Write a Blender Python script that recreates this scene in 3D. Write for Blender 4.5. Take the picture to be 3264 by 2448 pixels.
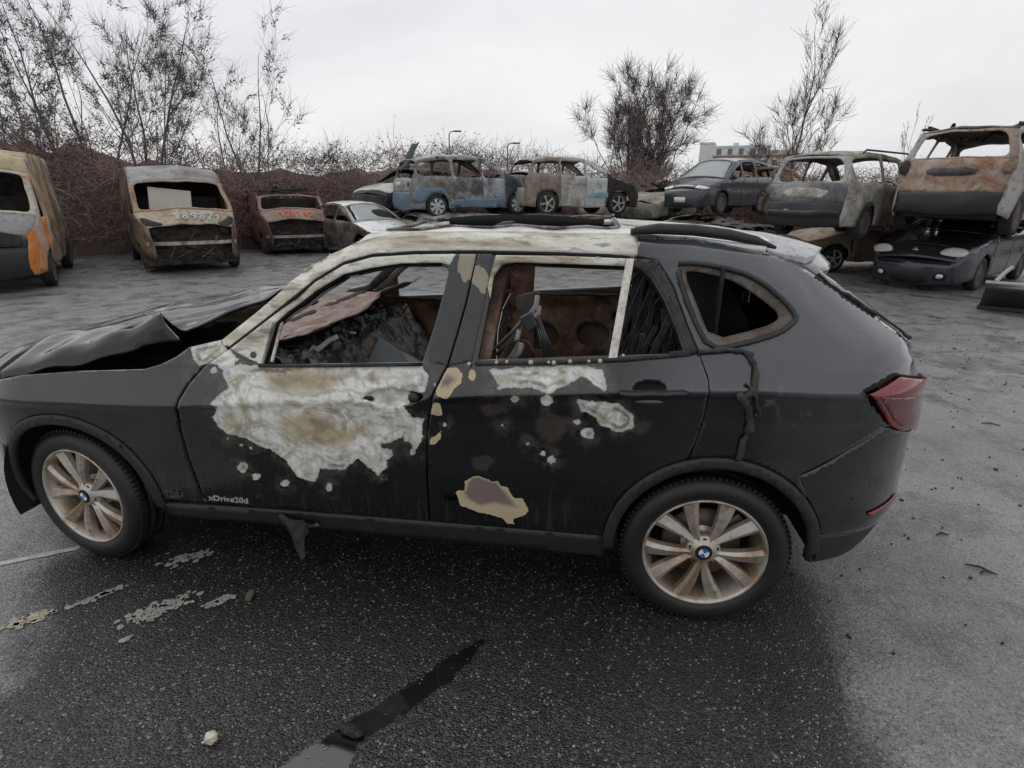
import bpy, bmesh, math, random
import numpy as np
from mathutils import Matrix, Vector, noise as mnoise
from mathutils.geometry import delaunay_2d_cdt
random.seed(7); rng = np.random.default_rng(7)
R = math.radians
for o in list(bpy.data.objects): bpy.data.objects.remove(o)
scene = bpy.context.scene
C = scene.collection

# ------------------------------------------------------------------ camera
PW, PH = 3264, 2448
CAM = np.array([0.8672, -1.8999, 1.6665]); PITCH, YAW, ROLL, FPX = 0.32918, -0.13510, 0.00709, 1747.17
cy, sy, cp, sp = math.cos(YAW), math.sin(YAW), math.cos(PITCH), math.sin(PITCH)
FV = np.array([sy*cp, cy*cp, -sp]); r0 = np.array([cy, -sy, 0.0]); u0 = np.cross(r0, FV)
RV = math.cos(ROLL)*r0 + math.sin(ROLL)*u0; UV = -math.sin(ROLL)*r0 + math.cos(ROLL)*u0
cam = bpy.data.cameras.new('camera'); cam.sensor_width = 36; cam.lens = FPX/PW*36; cam.clip_end = 2000; cam.clip_start = 0.05
camo = bpy.data.objects.new('camera', cam); C.objects.link(camo)
m4 = Matrix.Identity(4)
for i in range(3):
    m4[i][0] = RV[i]; m4[i][1] = UV[i]; m4[i][2] = -FV[i]; m4[i][3] = CAM[i]
camo.matrix_world = m4
scene.camera = camo
scene.render.resolution_x = 1024; scene.render.resolution_y = 768

# ------------------------------------------------------------------ sky, sun, exposure
SUN_EL, SUN_AZ = R(52), R(-60)
w = bpy.data.worlds.new('World'); scene.world = w; w.use_nodes = True
nt = w.node_tree; nt.nodes.clear()
def wn(t, **k):
    n = nt.nodes.new(t)
    for a, b in k.items(): setattr(n, a, b)
    return n
out = wn('ShaderNodeOutputWorld'); bg = wn('ShaderNodeBackground'); bg.inputs['Strength'].default_value = 0.1
sky = wn('ShaderNodeTexSky', sky_type='NISHITA', sun_disc=False); sky.sun_elevation = SUN_EL; sky.sun_rotation = SUN_AZ
tc = wn('ShaderNodeTexCoord'); mp = wn('ShaderNodeMapping'); mp.inputs['Scale'].default_value = (1, 1, 2.6)
nz = wn('ShaderNodeTexNoise'); nz.inputs['Scale'].default_value = 1.5; nz.inputs['Detail'].default_value = 6; nz.inputs['Roughness'].default_value = .5; nz.inputs['Distortion'].default_value = .4
cr = wn('ShaderNodeValToRGB'); cr.color_ramp.elements[0].position = .30; cr.color_ramp.elements[1].position = .66
cr.color_ramp.elements[0].color = (6.9, 6.95, 7.1, 1); cr.color_ramp.elements[1].color = (9.4, 9.4, 9.45, 1)
mx = wn('ShaderNodeMix', data_type='RGBA'); mx.inputs[0].default_value = .93
L = nt.links.new
L(tc.outputs['Generated'], mp.inputs[0]); L(mp.outputs[0], nz.inputs[0]); L(nz.outputs[0], cr.inputs[0])
L(sky.outputs[0], mx.inputs[6]); L(cr.outputs[0], mx.inputs[7]); L(mx.outputs[2], bg.inputs[0]); L(bg.outputs[0], out.inputs[0])
sl = bpy.data.lights.new('sun', 'SUN'); sl.energy = .6; sl.angle = R(40); sl.color = (1, .97, .93)
so = bpy.data.objects.new('sun', sl); C.objects.link(so)
so.rotation_euler = (R(90)-SUN_EL, 0, R(180)-SUN_AZ)
scene.view_settings.view_transform = 'Standard'; scene.view_settings.look = 'None'
scene.view_settings.exposure = 0; scene.view_settings.gamma = 1; scene.view_settings.use_curve_mapping = False

# ------------------------------------------------------------------ photo pixel -> place helpers
ZM = {0: (0, 0, 3264/2212), 1: (0, 800, 1/1.659), 2: (600, 650, 1/2.212), 3: (1400, 650, 1/1.84333), 4: (600, 1100, 1/2.01091), 5: (1350, 1100, 1/1.84348), 6: (2200, 700, 1/1.38252)}
def ray(k, px):
    a = ZM[k]; X = a[0]+px[0]*a[2]; Y = a[1]+px[1]*a[2]
    return FV + (X-PW/2)/FPX*RV - (Y-PH/2)/FPX*UV
def at(k, px, ax, v):                     # point of the ray where coordinate ax equals v
    d = ray(k, px); return CAM + d*(v-CAM[ax])/d[ax]
def at_d(k, px, dist):                    # point of the ray at a horizontal distance
    d = ray(k, px); return CAM + d*dist/math.hypot(d[0], d[1])
def proj(P):
    d = np.asarray(P)-CAM; z = d@FV
    return ((PW/2+FPX*(d@RV)/z)/1.4756, (PH/2-FPX*(d@UV)/z)/1.4756)

# ------------------------------------------------------------------ mesh helpers
def link(o, parent=None):
    C.objects.link(o)
    if parent is not None: o.parent = parent
    return o
def mesh(name, V, F, mat=None, parent=None, smooth=True, attrs=None):
    me = bpy.data.meshes.new(name)
    V = np.asarray(V, dtype=np.float32).reshape(-1, 3)
    me.from_pydata(V.tolist(), [], [tuple(int(i) for i in f) for f in F])
    if smooth: me.polygons.foreach_set('use_smooth', [True]*len(me.polygons))
    if attrs:
        for k, a in attrs.items():
            at_ = me.attributes.new(k, 'FLOAT', 'POINT'); at_.data.foreach_set('value', np.asarray(a, dtype=np.float32))
    if mat:
        for m_ in (mat if isinstance(mat, list) else [mat]): me.materials.append(m_)
    me.update()
    return link(bpy.data.objects.new(name, me), parent)
def quadmesh(name, V, F, mat=None, parent=None, smooth=True, kind=None):     # fast: V (n,3), F (m,4) or (m,3) arrays
    me = bpy.data.meshes.new(name); V = np.ascontiguousarray(V, dtype=np.float32); F = np.ascontiguousarray(F, dtype=np.int32)
    k = F.shape[1]
    me.vertices.add(len(V)); me.vertices.foreach_set('co', V.ravel())
    me.loops.add(F.size); me.loops.foreach_set('vertex_index', F.ravel())
    me.polygons.add(len(F)); me.polygons.foreach_set('loop_start', np.arange(0, F.size, k, dtype=np.int32))
    me.polygons.foreach_set('use_smooth', np.full(len(F), smooth))
    me.update(calc_edges=True); me.validate()
    if mat: me.materials.append(mat)
    o = link(bpy.data.objects.new(name, me), parent)
    if kind: o['kind'] = kind
    return o
def empty(name, loc=(0, 0, 0), rz=0, parent=None):
    o = bpy.data.objects.new(name, None); o.location = loc; o.rotation_euler = (0, 0, rz); o.empty_display_size = .1
    return link(o, parent)
def tag(o, label, cat, group=None):
    o['label'] = label; o['category'] = cat
    if group: o['group'] = group
    return o
class MB:                                  # collects simple solids into one mesh
    def __init__(s): s.V = []; s.F = []
    def add(s, V, F):
        b = len(s.V); s.V += [tuple(map(float, v)) for v in V]; s.F += [tuple(int(i)+b for i in f) for f in F]
    def box(s, c, h, rz=0, M=None):
        V = [(sx*h[0], sy_*h[1], sz*h[2]) for sx in (-1, 1) for sy_ in (-1, 1) for sz in (-1, 1)]
        M = M or Matrix.Rotation(rz, 3, 'Z')
        V = [M @ Vector(v) + Vector(c) for v in V]
        s.add(V, [(0, 1, 3, 2), (4, 6, 7, 5), (0, 4, 5, 1), (2, 3, 7, 6), (0, 2, 6, 4), (1, 5, 7, 3)])
    def tube(s, pts, rad, n=6, cap=True):
        pts = [Vector(p) for p in pts]; rad = rad if hasattr(rad, '__len__') else [rad]*len(pts)
        V = []; F = []; up = None
        for i, p in enumerate(pts):
            d = (pts[min(i+1, len(pts)-1)]-pts[max(i-1, 0)]).normalized()
            if up is None: up = d.orthogonal().normalized()
            up = (up - d*up.dot(d)); up = up.normalized() if up.length > 1e-6 else d.orthogonal().normalized()
            b = d.cross(up)
            for j in range(n):
                a = 2*math.pi*j/n; V.append(p + (up*math.cos(a)+b*math.sin(a))*rad[i])
        for i in range(len(pts)-1):
            for j in range(n):
                k = (j+1) % n; F.append((i*n+j, i*n+k, (i+1)*n+k, (i+1)*n+j))
        if cap: F.append(tuple(range(n))[::-1]); F.append(tuple(range((len(pts)-1)*n, len(pts)*n)))
        s.add(V, F)
    def lathe(s, prof, n=48, axis='y', c=(0, 0, 0), closed=False):      # prof: (radius, offset along axis)
        V = []; F = []; m = len(prof)
        for i in range(n):
            a = 2*math.pi*i/n
            for r_, t in prof:
                q = (r_*math.cos(a), t, r_*math.sin(a)) if axis == 'y' else (r_*math.cos(a), r_*math.sin(a), t)
                V.append((q[0]+c[0], q[1]+c[1], q[2]+c[2]))
        for i in range(n):
            k = (i+1) % n
            for j in range(m if closed else m-1):
                l = (j+1) % m; F.append((i*m+j, i*m+l, k*m+l, k*m+j))
        s.add(V, F)
    def poly(s, pts): s.add(pts, [tuple(range(len(pts)))])
    def build(s, name, mat, parent=None, smooth=False, bevel=0, seg=2):
        o = mesh(name, s.V, s.F, mat, parent, smooth)
        bm = bmesh.new(); bm.from_mesh(o.data); bmesh.ops.recalc_face_normals(bm, faces=bm.faces); bm.to_mesh(o.data); bm.free()
        if bevel:
            b = o.modifiers.new('bevel', 'BEVEL'); b.width = bevel; b.segments = seg; b.limit_method = 'ANGLE'; b.angle_limit = R(35)
        return o
def inpoly(P, pts):
    P = np.asarray(P); x, y = pts[:, 0], pts[:, 1]; r = np.zeros(len(pts), bool); n = len(P)
    for i in range(n):
        x1, y1 = P[i]; x2, y2 = P[(i+1) % n]
        c = ((y1 > y) != (y2 > y)); 
        if y1 != y2: r ^= c & (x < (x2-x1)*(y-y1)/(y2-y1)+x1)
    return r
def edgedist(P, pts):
    P = np.asarray(P, float); d = np.full(len(pts), 1e9); n = len(P)
    for i in range(n):
        a = P[i]; b = P[(i+1) % n]; ab = b-a; l = (ab@ab)
        t = np.clip(((pts-a)@ab)/(l if l > 0 else 1), 0, 1)
        q = pts-a-t[:, None]*ab; d = np.minimum(d, np.hypot(q[:, 0], q[:, 1]))
    return d
def sdf(P, pts):                           # + inside
    d = edgedist(P, pts); return np.where(inpoly(P, pts), d, -d)
def resample(P, h):
    o = []; n = len(P)
    for i in range(n):
        a = np.array(P[i], float); b = np.array(P[(i+1) % n], float); k = max(1, int(math.ceil(np.linalg.norm(b-a)/h)))
        for j in range(k): o.append(a+(b-a)*j/k)
    return np.array(o)
def smooth_poly(P, it=2):                  # Chaikin
    P = np.array(P, float)
    for _ in range(it):
        Q = np.roll(P, -1, 0); P = np.stack([.75*P+.25*Q, .25*P+.75*Q], 1).reshape(-1, 2)
    return P
def round_poly(P, r, n=4):                 # rounds each corner with radius about r
    P = np.array(P, float); o = []; N = len(P)
    for i in range(N):
        a, b, c = P[i-1], P[i], P[(i+1) % N]; la, lc = np.linalg.norm(a-b), np.linalg.norm(c-b); k = min(r, .45*la, .45*lc)
        p0, p1 = b+(a-b)/max(la, 1e-9)*k, b+(c-b)/max(lc, 1e-9)*k
        o += [(1-t)**2*p0+2*t*(1-t)*b+t*t*p1 for t in np.linspace(0, 1, n)]
    return np.array(o)
def tri2d(outline, holes, h):
    polys = [resample(outline, h)]+[resample(q, h) for q in holes]
    mn = polys[0].min(0); mxx = polys[0].max(0)
    gx = np.arange(mn[0]+h/2, mxx[0], h); gy = np.arange(mn[1]+h/2, mxx[1], h*.866)
    G = np.array([(x+(h/2 if j % 2 else 0), y) for j, y in enumerate(gy) for x in gx]) if len(gx) and len(gy) else np.zeros((0, 2))
    if len(G):
        k = inpoly(polys[0], G)
        for q in polys[1:]: k &= ~inpoly(q, G)
        G = G[k]
        for q in polys:
            if len(G): G = G[edgedist(q, G) > .4*h]
    V = []; E = []
    for q in polys:
        b = len(V); n = len(q); V += [Vector(p) for p in q.tolist()]; E += [(b+i, b+(i+1) % n) for i in range(n)]
    V += [Vector(p) for p in G.tolist()]
    r = delaunay_2d_cdt(V, E, [], 0, 1e-7)
    P = np.array([tuple(v) for v in r[0]]); T = np.array([tuple(f)[:3] for f in r[2]])
    cen = P[T].mean(1); k = inpoly(polys[0], cen)
    for q in polys[1:]: k &= ~inpoly(q, cen)
    T = T[k]
    used = np.unique(T); mp_ = -np.ones(len(P), int); mp_[used] = np.arange(len(used))
    return P[used], mp_[T]
def panel(name, mapf, outline, holes=(), h=.02, mat=None, parent=None, thick=.012, outward=None, attrs=None, mirror=None, both=False, rough=0):
    P, T = tri2d(outline, list(holes), h)
    V = mapf(P)
    A = {k: f(P, V) for k, f in (attrs or {}).items()}
    if mirror is not None and not both:
        V = V.copy(); V[:, 1] = 2*mirror-V[:, 1]
    if both:
        V2 = V.copy(); V2[:, 1] = 2*mirror-V2[:, 1]; n = len(V); V = np.concatenate([V, V2]); 
        T2 = T[:, ::-1]+n; A = {k: np.concatenate([a, a]) for k, a in A.items()}
    N = np.cross(V[T[:, 1]]-V[T[:, 0]], V[T[:, 2]]-V[T[:, 0]])
    cen = V[T].mean(1)
    ow = outward if outward is not None else np.array([.1, .9, .6])
    s_ = (N*(cen-ow)).sum()
    if both: T = np.concatenate([T, T2])
    if s_ < 0: T = T[:, ::-1]
    if rough:
        V = V+np.array([[rough*mnoise.noise(Vector(v)*3.1+Vector((k*7., 3, 1))) for k in range(3)] for v in V])
    o = mesh(name, V, T, mat, parent, True, A)
    if both:
        bm = bmesh.new(); bm.from_mesh(o.data); bmesh.ops.remove_doubles(bm, verts=bm.verts, dist=.002); bm.to_mesh(o.data); bm.free()
    if thick:
        md = o.modifiers.new('thick', 'SOLIDIFY'); md.thickness = thick; md.offset = -1; md.use_even_offset = False
    return o
def grid_surface(name, f, nu, nv, mat, parent, thick=0, flip=False, smooth=True):
    V = np.array([f(i/(nu-1), j/(nv-1)) for i in range(nu) for j in range(nv)])
    F = [(i*nv+j, (i+1)*nv+j, (i+1)*nv+j+1, i*nv+j+1) for i in range(nu-1) for j in range(nv-1)]
    if flip: F = [q[::-1] for q in F]
    o = mesh(name, V, F, mat, parent, smooth)
    if thick:
        md = o.modifiers.new('thick', 'SOLIDIFY'); md.thickness = thick; md.offset = -1
    return o
def copy_tree(o, parent=None):
    c = o.copy(); C.objects.link(c); c.parent = parent
    for ch in list(o.children): copy_tree(ch, c)
    return c

# ------------------------------------------------------------------ material helpers
class NT:
    def __init__(s, name):
        s.m = bpy.data.materials.new(name); s.m.use_nodes = True; s.t = s.m.node_tree
        s.b = s.t.nodes['Principled BSDF']; s.o = s.t.nodes['Material Output']
    def n(s, t, **k):
        q = s.t.nodes.new(t)
        for a, b in k.items(): setattr(q, a, b)
        return q
    def set(s, sock, v):
        if isinstance(v, bpy.types.NodeSocket): s.t.links.new(v, sock)
        elif v is not None:
            if hasattr(sock.default_value, '__len__') and not hasattr(v, '__len__'): v = (v, v, v, 1)
            if hasattr(v, '__len__') and len(v) == 3 and len(sock.default_value) == 4: v = (*v, 1)
            sock.default_value = v
    def coord(s, kind='Object', scale=None):
        c = s.n('ShaderNodeTexCoord').outputs[kind]
        if scale:
            mpn = s.n('ShaderNodeMapping'); s.set(mpn.inputs[0], c); mpn.inputs['Scale'].default_value = scale; c = mpn.outputs[0]
        return c
    def noise(s, scale, detail=4, rough=.55, dist=0, co=None):
        q = s.n('ShaderNodeTexNoise'); q.inputs['Scale'].default_value = scale; q.inputs['Detail'].default_value = detail
        q.inputs['Roughness'].default_value = rough; q.inputs['Distortion'].default_value = dist
        s.set(q.inputs['Vector'], co if co is not None else s.coord()); return q.outputs[0]
    def voro(s, scale, co=None, feature='F1', out='Distance'):
        q = s.n('ShaderNodeTexVoronoi', feature=feature); q.inputs['Scale'].default_value = scale
        s.set(q.inputs['Vector'], co if co is not None else s.coord()); return q.outputs[out]
    def math(s, op, a, b=0, c=0, clamp=False):
        q = s.n('ShaderNodeMath', operation=op, use_clamp=clamp); s.set(q.inputs[0], a); s.set(q.inputs[1], b); s.set(q.inputs[2], c); return q.outputs[0]
    def mix(s, f, a, b):
        q = s.n('ShaderNodeMix', data_type='RGBA'); s.set(q.inputs[0], f); s.set(q.inputs[6], a); s.set(q.inputs[7], b); return q.outputs[2]
    def mixf(s, f, a, b):
        q = s.n('ShaderNodeMix', data_type='FLOAT'); s.set(q.inputs[0], f); s.set(q.inputs[2], a); s.set(q.inputs[3], b); return q.outputs[0]
    def ramp(s, v, *st):
        q = s.n('ShaderNodeValToRGB'); e = q.color_ramp.elements
        while len(e) < len(st): e.new(.5)
        for i, (p_, c_) in enumerate(st):
            e[i].position = p_; e[i].color = (c_, c_, c_, 1) if not hasattr(c_, '__len__') else (*c_, 1)
        s.set(q.inputs[0], v); return q.outputs[0]
    def step(s, v, lo, hi):
        q = s.n('ShaderNodeMapRange', interpolation_type='SMOOTHSTEP'); s.set(q.inputs[0], v); q.inputs[1].default_value = lo; q.inputs[2].default_value = hi; return q.outputs[0]
    def attr(s, name): return s.n('ShaderNodeAttribute', attribute_name=name).outputs['Fac']
    def bump(s, hgt, strength=.3, dist=.01):
        q = s.n('ShaderNodeBump'); q.inputs['Strength'].default_value = strength; q.inputs['Distance'].default_value = dist
        s.set(q.inputs['Height'], hgt); s.t.links.new(q.outputs[0], s.b.inputs['Normal']); return q
    def fin(s, col=None, rough=None, metal=None, spec=None, coat=None, coatr=None):
        s.set(s.b.inputs['Base Color'], col); s.set(s.b.inputs['Roughness'], rough); s.set(s.b.inputs['Metallic'], metal)
        s.set(s.b.inputs['Specular IOR Level'], spec); s.set(s.b.inputs['Coat Weight'], coat); s.set(s.b.inputs['Coat Roughness'], coatr)
        return s.m
def plain(name, col, rough=.5, metal=0, var=.25, scale=9, bump=0):
    t = NT(name); n = t.noise(scale, 5, .6); 
    c = t.mix(n, tuple(v*(1-var) for v in col), tuple(min(1, v*(1+var)) for v in col))
    if bump: t.bump(t.noise(scale*4, 4), bump, .01)
    return t.fin(c, t.mixf(n, max(0, rough-.08), min(1, rough+.1)), metal)
def burnt(name, cols, scale=2.2, rough=.75, metal=.0, streak=1.0, soot=.0):
    """fire damaged sheet metal: blotches of the given colours, rust freckles, soot"""
    t = NT(name); co = t.coord('Object', (1, 1, streak))
    oi = t.n('ShaderNodeObjectInfo').outputs['Random']
    ad = t.n('ShaderNodeVectorMath', operation='ADD'); t.set(ad.inputs[0], co); cx = t.n('ShaderNodeCombineXYZ'); t.set(cx.inputs[0], t.math('MULTIPLY', oi, 17.)); t.set(ad.inputs[1], cx.outputs[0]); co = ad.outputs[0]
    n = t.noise(scale, 7, .62, .6, co); k = len(cols)
    c = t.ramp(n, *[(.30+.40*i/max(1, k-1), cols[i]) for i in range(k)])
    n2 = t.noise(scale*7, 5, .65, .2, co)
    c = t.mix(t.math('MULTIPLY', t.step(n2, .52, .68), .6), c, tuple(.25*v+.02 for v in cols[0]))
    n3 = t.noise(scale*26, 3, .6, 0, co)
    c = t.mix(t.math('MULTIPLY', t.step(n3, .6, .7), .4), c, (.30, .29, .27))
    if soot:
        c = t.mix(t.math('MULTIPLY', t.step(t.noise(scale*.8, 4, .6, .3, co), .5-.2*soot, .62), soot), c, (.012, .011, .011))
    t.bump(n2, .25, .008)
    return t.fin(c, t.mixf(n2, rough-.15, min(1, rough+.15)), metal)

# ================================================================== ground
STAIN = np.array([at(0, q, 2, 0)[:2] for q in ((1735, 1225), (1790, 1290), (1850, 1400), (1868, 1480), (1880, 1560), (1930, 1659))]+[(2.1, -1.5), (2.4, -2.6), (-2.2, -2.6)]+[at(0, q, 2, 0)[:2] for q in ((0, 1480), (60, 1330), (40, 1240), (165, 1187))]+[(-1.9, .5), (-1.9, 2.3), (2.2, 2.3), (2.0, .6)])
def asphalt():
    t = NT('wet_asphalt'); co = t.coord()
    big = t.noise(.45, 5, .6, .3); mid = t.noise(2.4, 6, .65, .5); fine = t.noise(60, 4, .65); v = t.voro(150, None, 'F1'); vc = t.voro(150, None, 'F1', 'Color'); v2 = t.voro(60, None, 'F1', 'Color'); v2d = t.voro(60)
    sp_ = t.n('ShaderNodeSeparateColor'); t.set(sp_.inputs[0], vc); s2 = t.n('ShaderNodeSeparateColor'); t.set(s2.inputs[0], v2)
    # pale weathered asphalt
    c = t.mix(t.step(big, .3, .7), (.19, .191, .197), (.315, .314, .316))
    c = t.mix(t.math('MULTIPLY', t.step(t.math('ADD', mid, t.math('MULTIPLY', t.math('SUBTRACT', t.noise(11, 4, .65), .5), .5)), .40, .78), t.mixf(t.step(t.attr('back'), 0, 1), .6, .9)), c, (.055, .055, .058))
    c = t.mix(t.math('MULTIPLY', t.step(fine, .50, .66), .55), c, (.075, .075, .075))
    c = t.mix(t.math('MULTIPLY', t.step(sp_.outputs[2], .78, .95), .5), c, (.06, .06, .06)); c = t.mix(t.math('MULTIPLY', t.step(sp_.outputs[0], .93, .98), .6), c, (.42, .42, .42))
    # soot and oil soaked area round the car
    d = t.math('ADD', t.attr('stain'), t.math('ADD', t.math('MULTIPLY', t.math('SUBTRACT', mid, .5), .35), t.math('MULTIPLY', t.math('SUBTRACT', fine, .5), .30)))
    st = t.step(d, -.10, .14)
    cd = t.mix(t.step(mid, .35, .7), (.0085, .0085, .009), (.022, .0215, .022))
    cd = t.mix(t.math('MULTIPLY', t.step(t.attr('stain'), .55, 1.3), .6), cd, (.006, .006, .0065))
    cd = t.mix(t.math('MULTIPLY', t.step(sp_.outputs[0], .5, .95), t.mixf(t.step(t.attr('fore'), 0, 1), .35, .75)), cd, (.085, .084, .083))
    cd = t.mix(t.math('MULTIPLY', t.step(sp_.outputs[1], .965, .985), .8), cd, (.26, .255, .245))
    cd = t.mix(t.math('MULTIPLY', t.math('MULTIPLY', t.step(s2.outputs[1], .985, .99), t.step(v2d, .38, .26)), .7), cd, (.25, .245, .23))
    c = t.mix(st, c, cd)
    # cracks and tar seams
    ck = t.voro(.40, t.coord('Object', (1, 1.6, 1)), 'DISTANCE_TO_EDGE'); c = t.mix(t.math('MULTIPLY', t.step(t.math('ADD', ck, t.math('MULTIPLY', mid, .03)), .020, .012), .28), c, (.012, .012, .012))
    wet = t.step(t.math('ADD', big, t.math('MULTIPLY', t.math('SUBTRACT', mid, .5), .7)), .40, .62)
    rough = t.mixf(st, t.mixf(wet, .42, .14), t.mixf(wet, .42, .30))
    h = t.math('ADD', t.math('MULTIPLY', t.math('SUBTRACT', .6, v), 1.0), t.math('MULTIPLY', fine, .7))
    pu = t.step(t.math('ADD', t.attr('puddle'), t.math('ADD', t.math('MULTIPLY', t.math('SUBTRACT', t.noise(14, 4, .6), .5), .06), t.math('MULTIPLY', t.math('SUBTRACT', fine, .5), .035))), -.004, .010)
    c = t.mix(pu, c, (.007, .007, .0075)); rough = t.mixf(pu, rough, .05); h = t.mixf(pu, h, .5)
    t.bump(h, .7, .0045)
    return t.fin(c, rough, 0, .5)
ASPH = asphalt()
xs = np.concatenate([np.linspace(-400, -40, 6), np.linspace(-32, -6, 40), np.linspace(-5.6, -1.3, 44), np.linspace(-1.26, 1.6, 144), np.linspace(1.7, 6, 44), np.linspace(6.5, 30, 40), np.linspace(40, 400, 6)]); ys = np.concatenate([np.linspace(-60, -6, 5), np.linspace(-4, -1.3, 28), np.linspace(-1.27, .4, 84), np.linspace(.5, 4, 36), np.linspace(4.4, 30, 60), np.linspace(36, 700, 10)])
XX, YY = np.meshgrid(xs, ys, indexing='ij'); XY = np.stack([XX.ravel(), YY.ravel()], 1)
ZZ = np.array([.03*mnoise.noise(Vector((x*.35, y*.35, 0)))*min(1, max(0, (y-3)/2)) if abs(x) < 32 and 3 < y < 30 else 0. for x, y in XY])
ny_ = len(ys); F = np.array([(i*ny_+j, (i+1)*ny_+j, (i+1)*ny_+j+1, i*ny_+j+1) for i in range(len(xs)-1) for j in range(ny_-1)])
g = quadmesh('ground', np.concatenate([XY, ZZ[:, None]], 1), F, ASPH, None, True); g['kind'] = 'structure'
sd = sdf(STAIN, XY)
pdl = smooth_poly([at(0, q, 2, 0)[:2] for q in ((540, 1700), (625, 1640), (670, 1605), (715, 1582), (800, 1530), (880, 1480), (960, 1425), (1060, 1365), (1000, 1455), (930, 1505), (850, 1560), (790, 1600), (765, 1640), (730, 1690), (690, 1760), (560, 1780))], 1)
for nm, a in (('puddle', np.clip(sdf(pdl, XY), -.3, .3)), ('stain', np.clip(sd, -2, 2)), ('back', np.clip((XY[:, 1]-1.5)/3, 0, 1)), ('fore', np.clip((-.15-XY[:, 1])/.6, 0, 1))):
    at_ = g.data.attributes.new(nm, 'FLOAT', 'POINT'); at_.data.foreach_set('value', a.astype(np.float32))
# ================================================================== materials of the wrecked estate car
def hero_paint():
    t = NT('blistered_black_paint')
    co = t.coord()
    n1 = t.noise(70, 4, .6); n2 = t.noise(16, 5, .62, .5); n3 = t.noise(4, 5, .6); ns = t.noise(30, 4, .6, 0, t.coord('Object', (1, 1, .12)))
    # white / ash areas
    d = t.math('ADD', t.attr('burn'), t.math('ADD', t.math('MULTIPLY', t.math('SUBTRACT', n2, .5), .032), t.math('MULTIPLY', t.math('SUBTRACT', n1, .5), .014)))
    ash = t.step(d, 0, .004); halo = t.math('MULTIPLY', t.step(d, -.05, 0), t.step(n2, .38, .6))
    och = t.step(t.math('ADD', t.attr('ochre'), t.math('MULTIPLY', t.math('SUBTRACT', n2, .5), .09)), -.02, .05)
    wave = t.math('SINE', t.math('MULTIPLY', t.math('ADD', d, t.math('MULTIPLY', n3, .25)), 90))
    sw = t.noise(3.4, 6, .58, 2.6, t.coord('Object', (1, 1, 1.5)))
    cash = t.ramp(sw, (.30, (.30, .255, .175)), (.39, (.56, .545, .47)), (.48, (.80, .81, .77)), (.56, (.66, .675, .65)), (.64, (.42, .365, .25)), (.72, (.72, .715, .67)))
    cash = t.mix(t.math('MULTIPLY', t.step(n2, .54, .70), .35), cash, (.82, .85, .84))
    cash = t.mix(t.math('MULTIPLY', t.step(ns, .5, .75), .6), cash, (.30, .275, .21))
    coch = t.mix(t.step(n2, .3, .68), (.22, .165, .09), (.56, .47, .30))
    cash = t.mix(t.math('MULTIPLY', och, .9), cash, coch)
    cash = t.mix(t.math('MULTIPLY', t.step(wave, .3, 1), .40), cash, (.30, .265, .20))
    cash = t.mix(t.math('MULTIPLY', t.math('SUBTRACT', 1, t.step(d, .004, .020)), t.mixf(t.step(n3, .40, .6), .25, .8)), cash, t.mix(n1, (.20, .195, .20), (.50, .50, .51)))
    cash = t.mix(t.math('MULTIPLY', t.math('MULTIPLY', t.step(d, .012, .020), t.step(d, .034, .024)), t.math('MULTIPLY', t.step(n3, .46, .58), .75)), cash, (.09, .078, .065))
    cash = t.mix(t.math('MULTIPLY', t.step(n1, .62, .72), .5), cash, (.10, .09, .08))
    # cream primer
    dc = t.math('ADD', t.attr('cream'), t.math('ADD', t.math('MULTIPLY', t.math('SUBTRACT', n2, .5), .02), t.math('MULTIPLY', t.math('SUBTRACT', n1, .5), .01)))
    cream = t.step(dc, 0, .002)
    cc = t.mix(t.step(t.math('ADD', t.attr('mauve'), t.math('MULTIPLY', t.math('SUBTRACT', n2, .5), .02)), -.015, .012), (.50, .41, .275), t.mix(n2, (.14, .11, .11), (.25, .2, .18)))
    cc = t.mix(t.step(dc, .012, 0), cc, (.56, .46, .27))
    # paint under soot and rain
    soot = t.step(n3, .38, .68)
    pc = t.mix(soot, (.0022, .0027, .0038), (.0055, .0060, .0072))
    pc = t.mix(t.math('MULTIPLY', t.step(t.math('ADD', t.attr('brown'), t.math('MULTIPLY', t.math('SUBTRACT', n2, .5), .06)), -.012, .012), t.mixf(n2, .3, .9)), pc, t.mix(n1, (.035, .026, .021), (.105, .078, .06)))
    sz = t.n('ShaderNodeSeparateXYZ'); t.set(sz.inputs[0], co); rain = t.noise(55, 3, .6, 0, t.coord('Object', (1, 1, .06)))
    pc = t.mix(t.math('MULTIPLY', t.math('MULTIPLY', t.step(rain, .5, .72), t.step(sz.outputs[2], .62, .38)), .55), pc, (.045, .045, .048))
    pc = t.mix(t.math('MULTIPLY', t.step(t.noise(9, 6, .7, 1.2), .56, .72), .25), pc, (.026, .026, .027))
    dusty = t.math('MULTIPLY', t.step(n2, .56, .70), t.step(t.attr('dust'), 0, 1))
    pc = t.mix(t.math('MULTIPLY', t.attr('sky_sheen'), t.mixf(n3, .6, 1.0)), pc, (.072, .080, .093))  # heat-dulled grey-blue that also paints the sky's reflection into the colour
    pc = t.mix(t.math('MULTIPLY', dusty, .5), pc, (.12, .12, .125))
    pc = t.mix(halo, pc, t.mix(n1, (.02, .018, .016), (.085, .075, .062)))
    specks = t.math('MULTIPLY', t.step(t.voro(130), .13, .07), t.step(t.attr('burn'), -.12, -.02))
    pc = t.mix(t.math('MULTIPLY', specks, .6), pc, (.32, .32, .33))
    col = t.mix(cream, t.mix(ash, pc, cash), cc)
    bare = t.math('MAXIMUM', ash, cream)
    rain2 = t.math('MULTIPLY', t.step(rain, .45, .7), .12)
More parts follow.
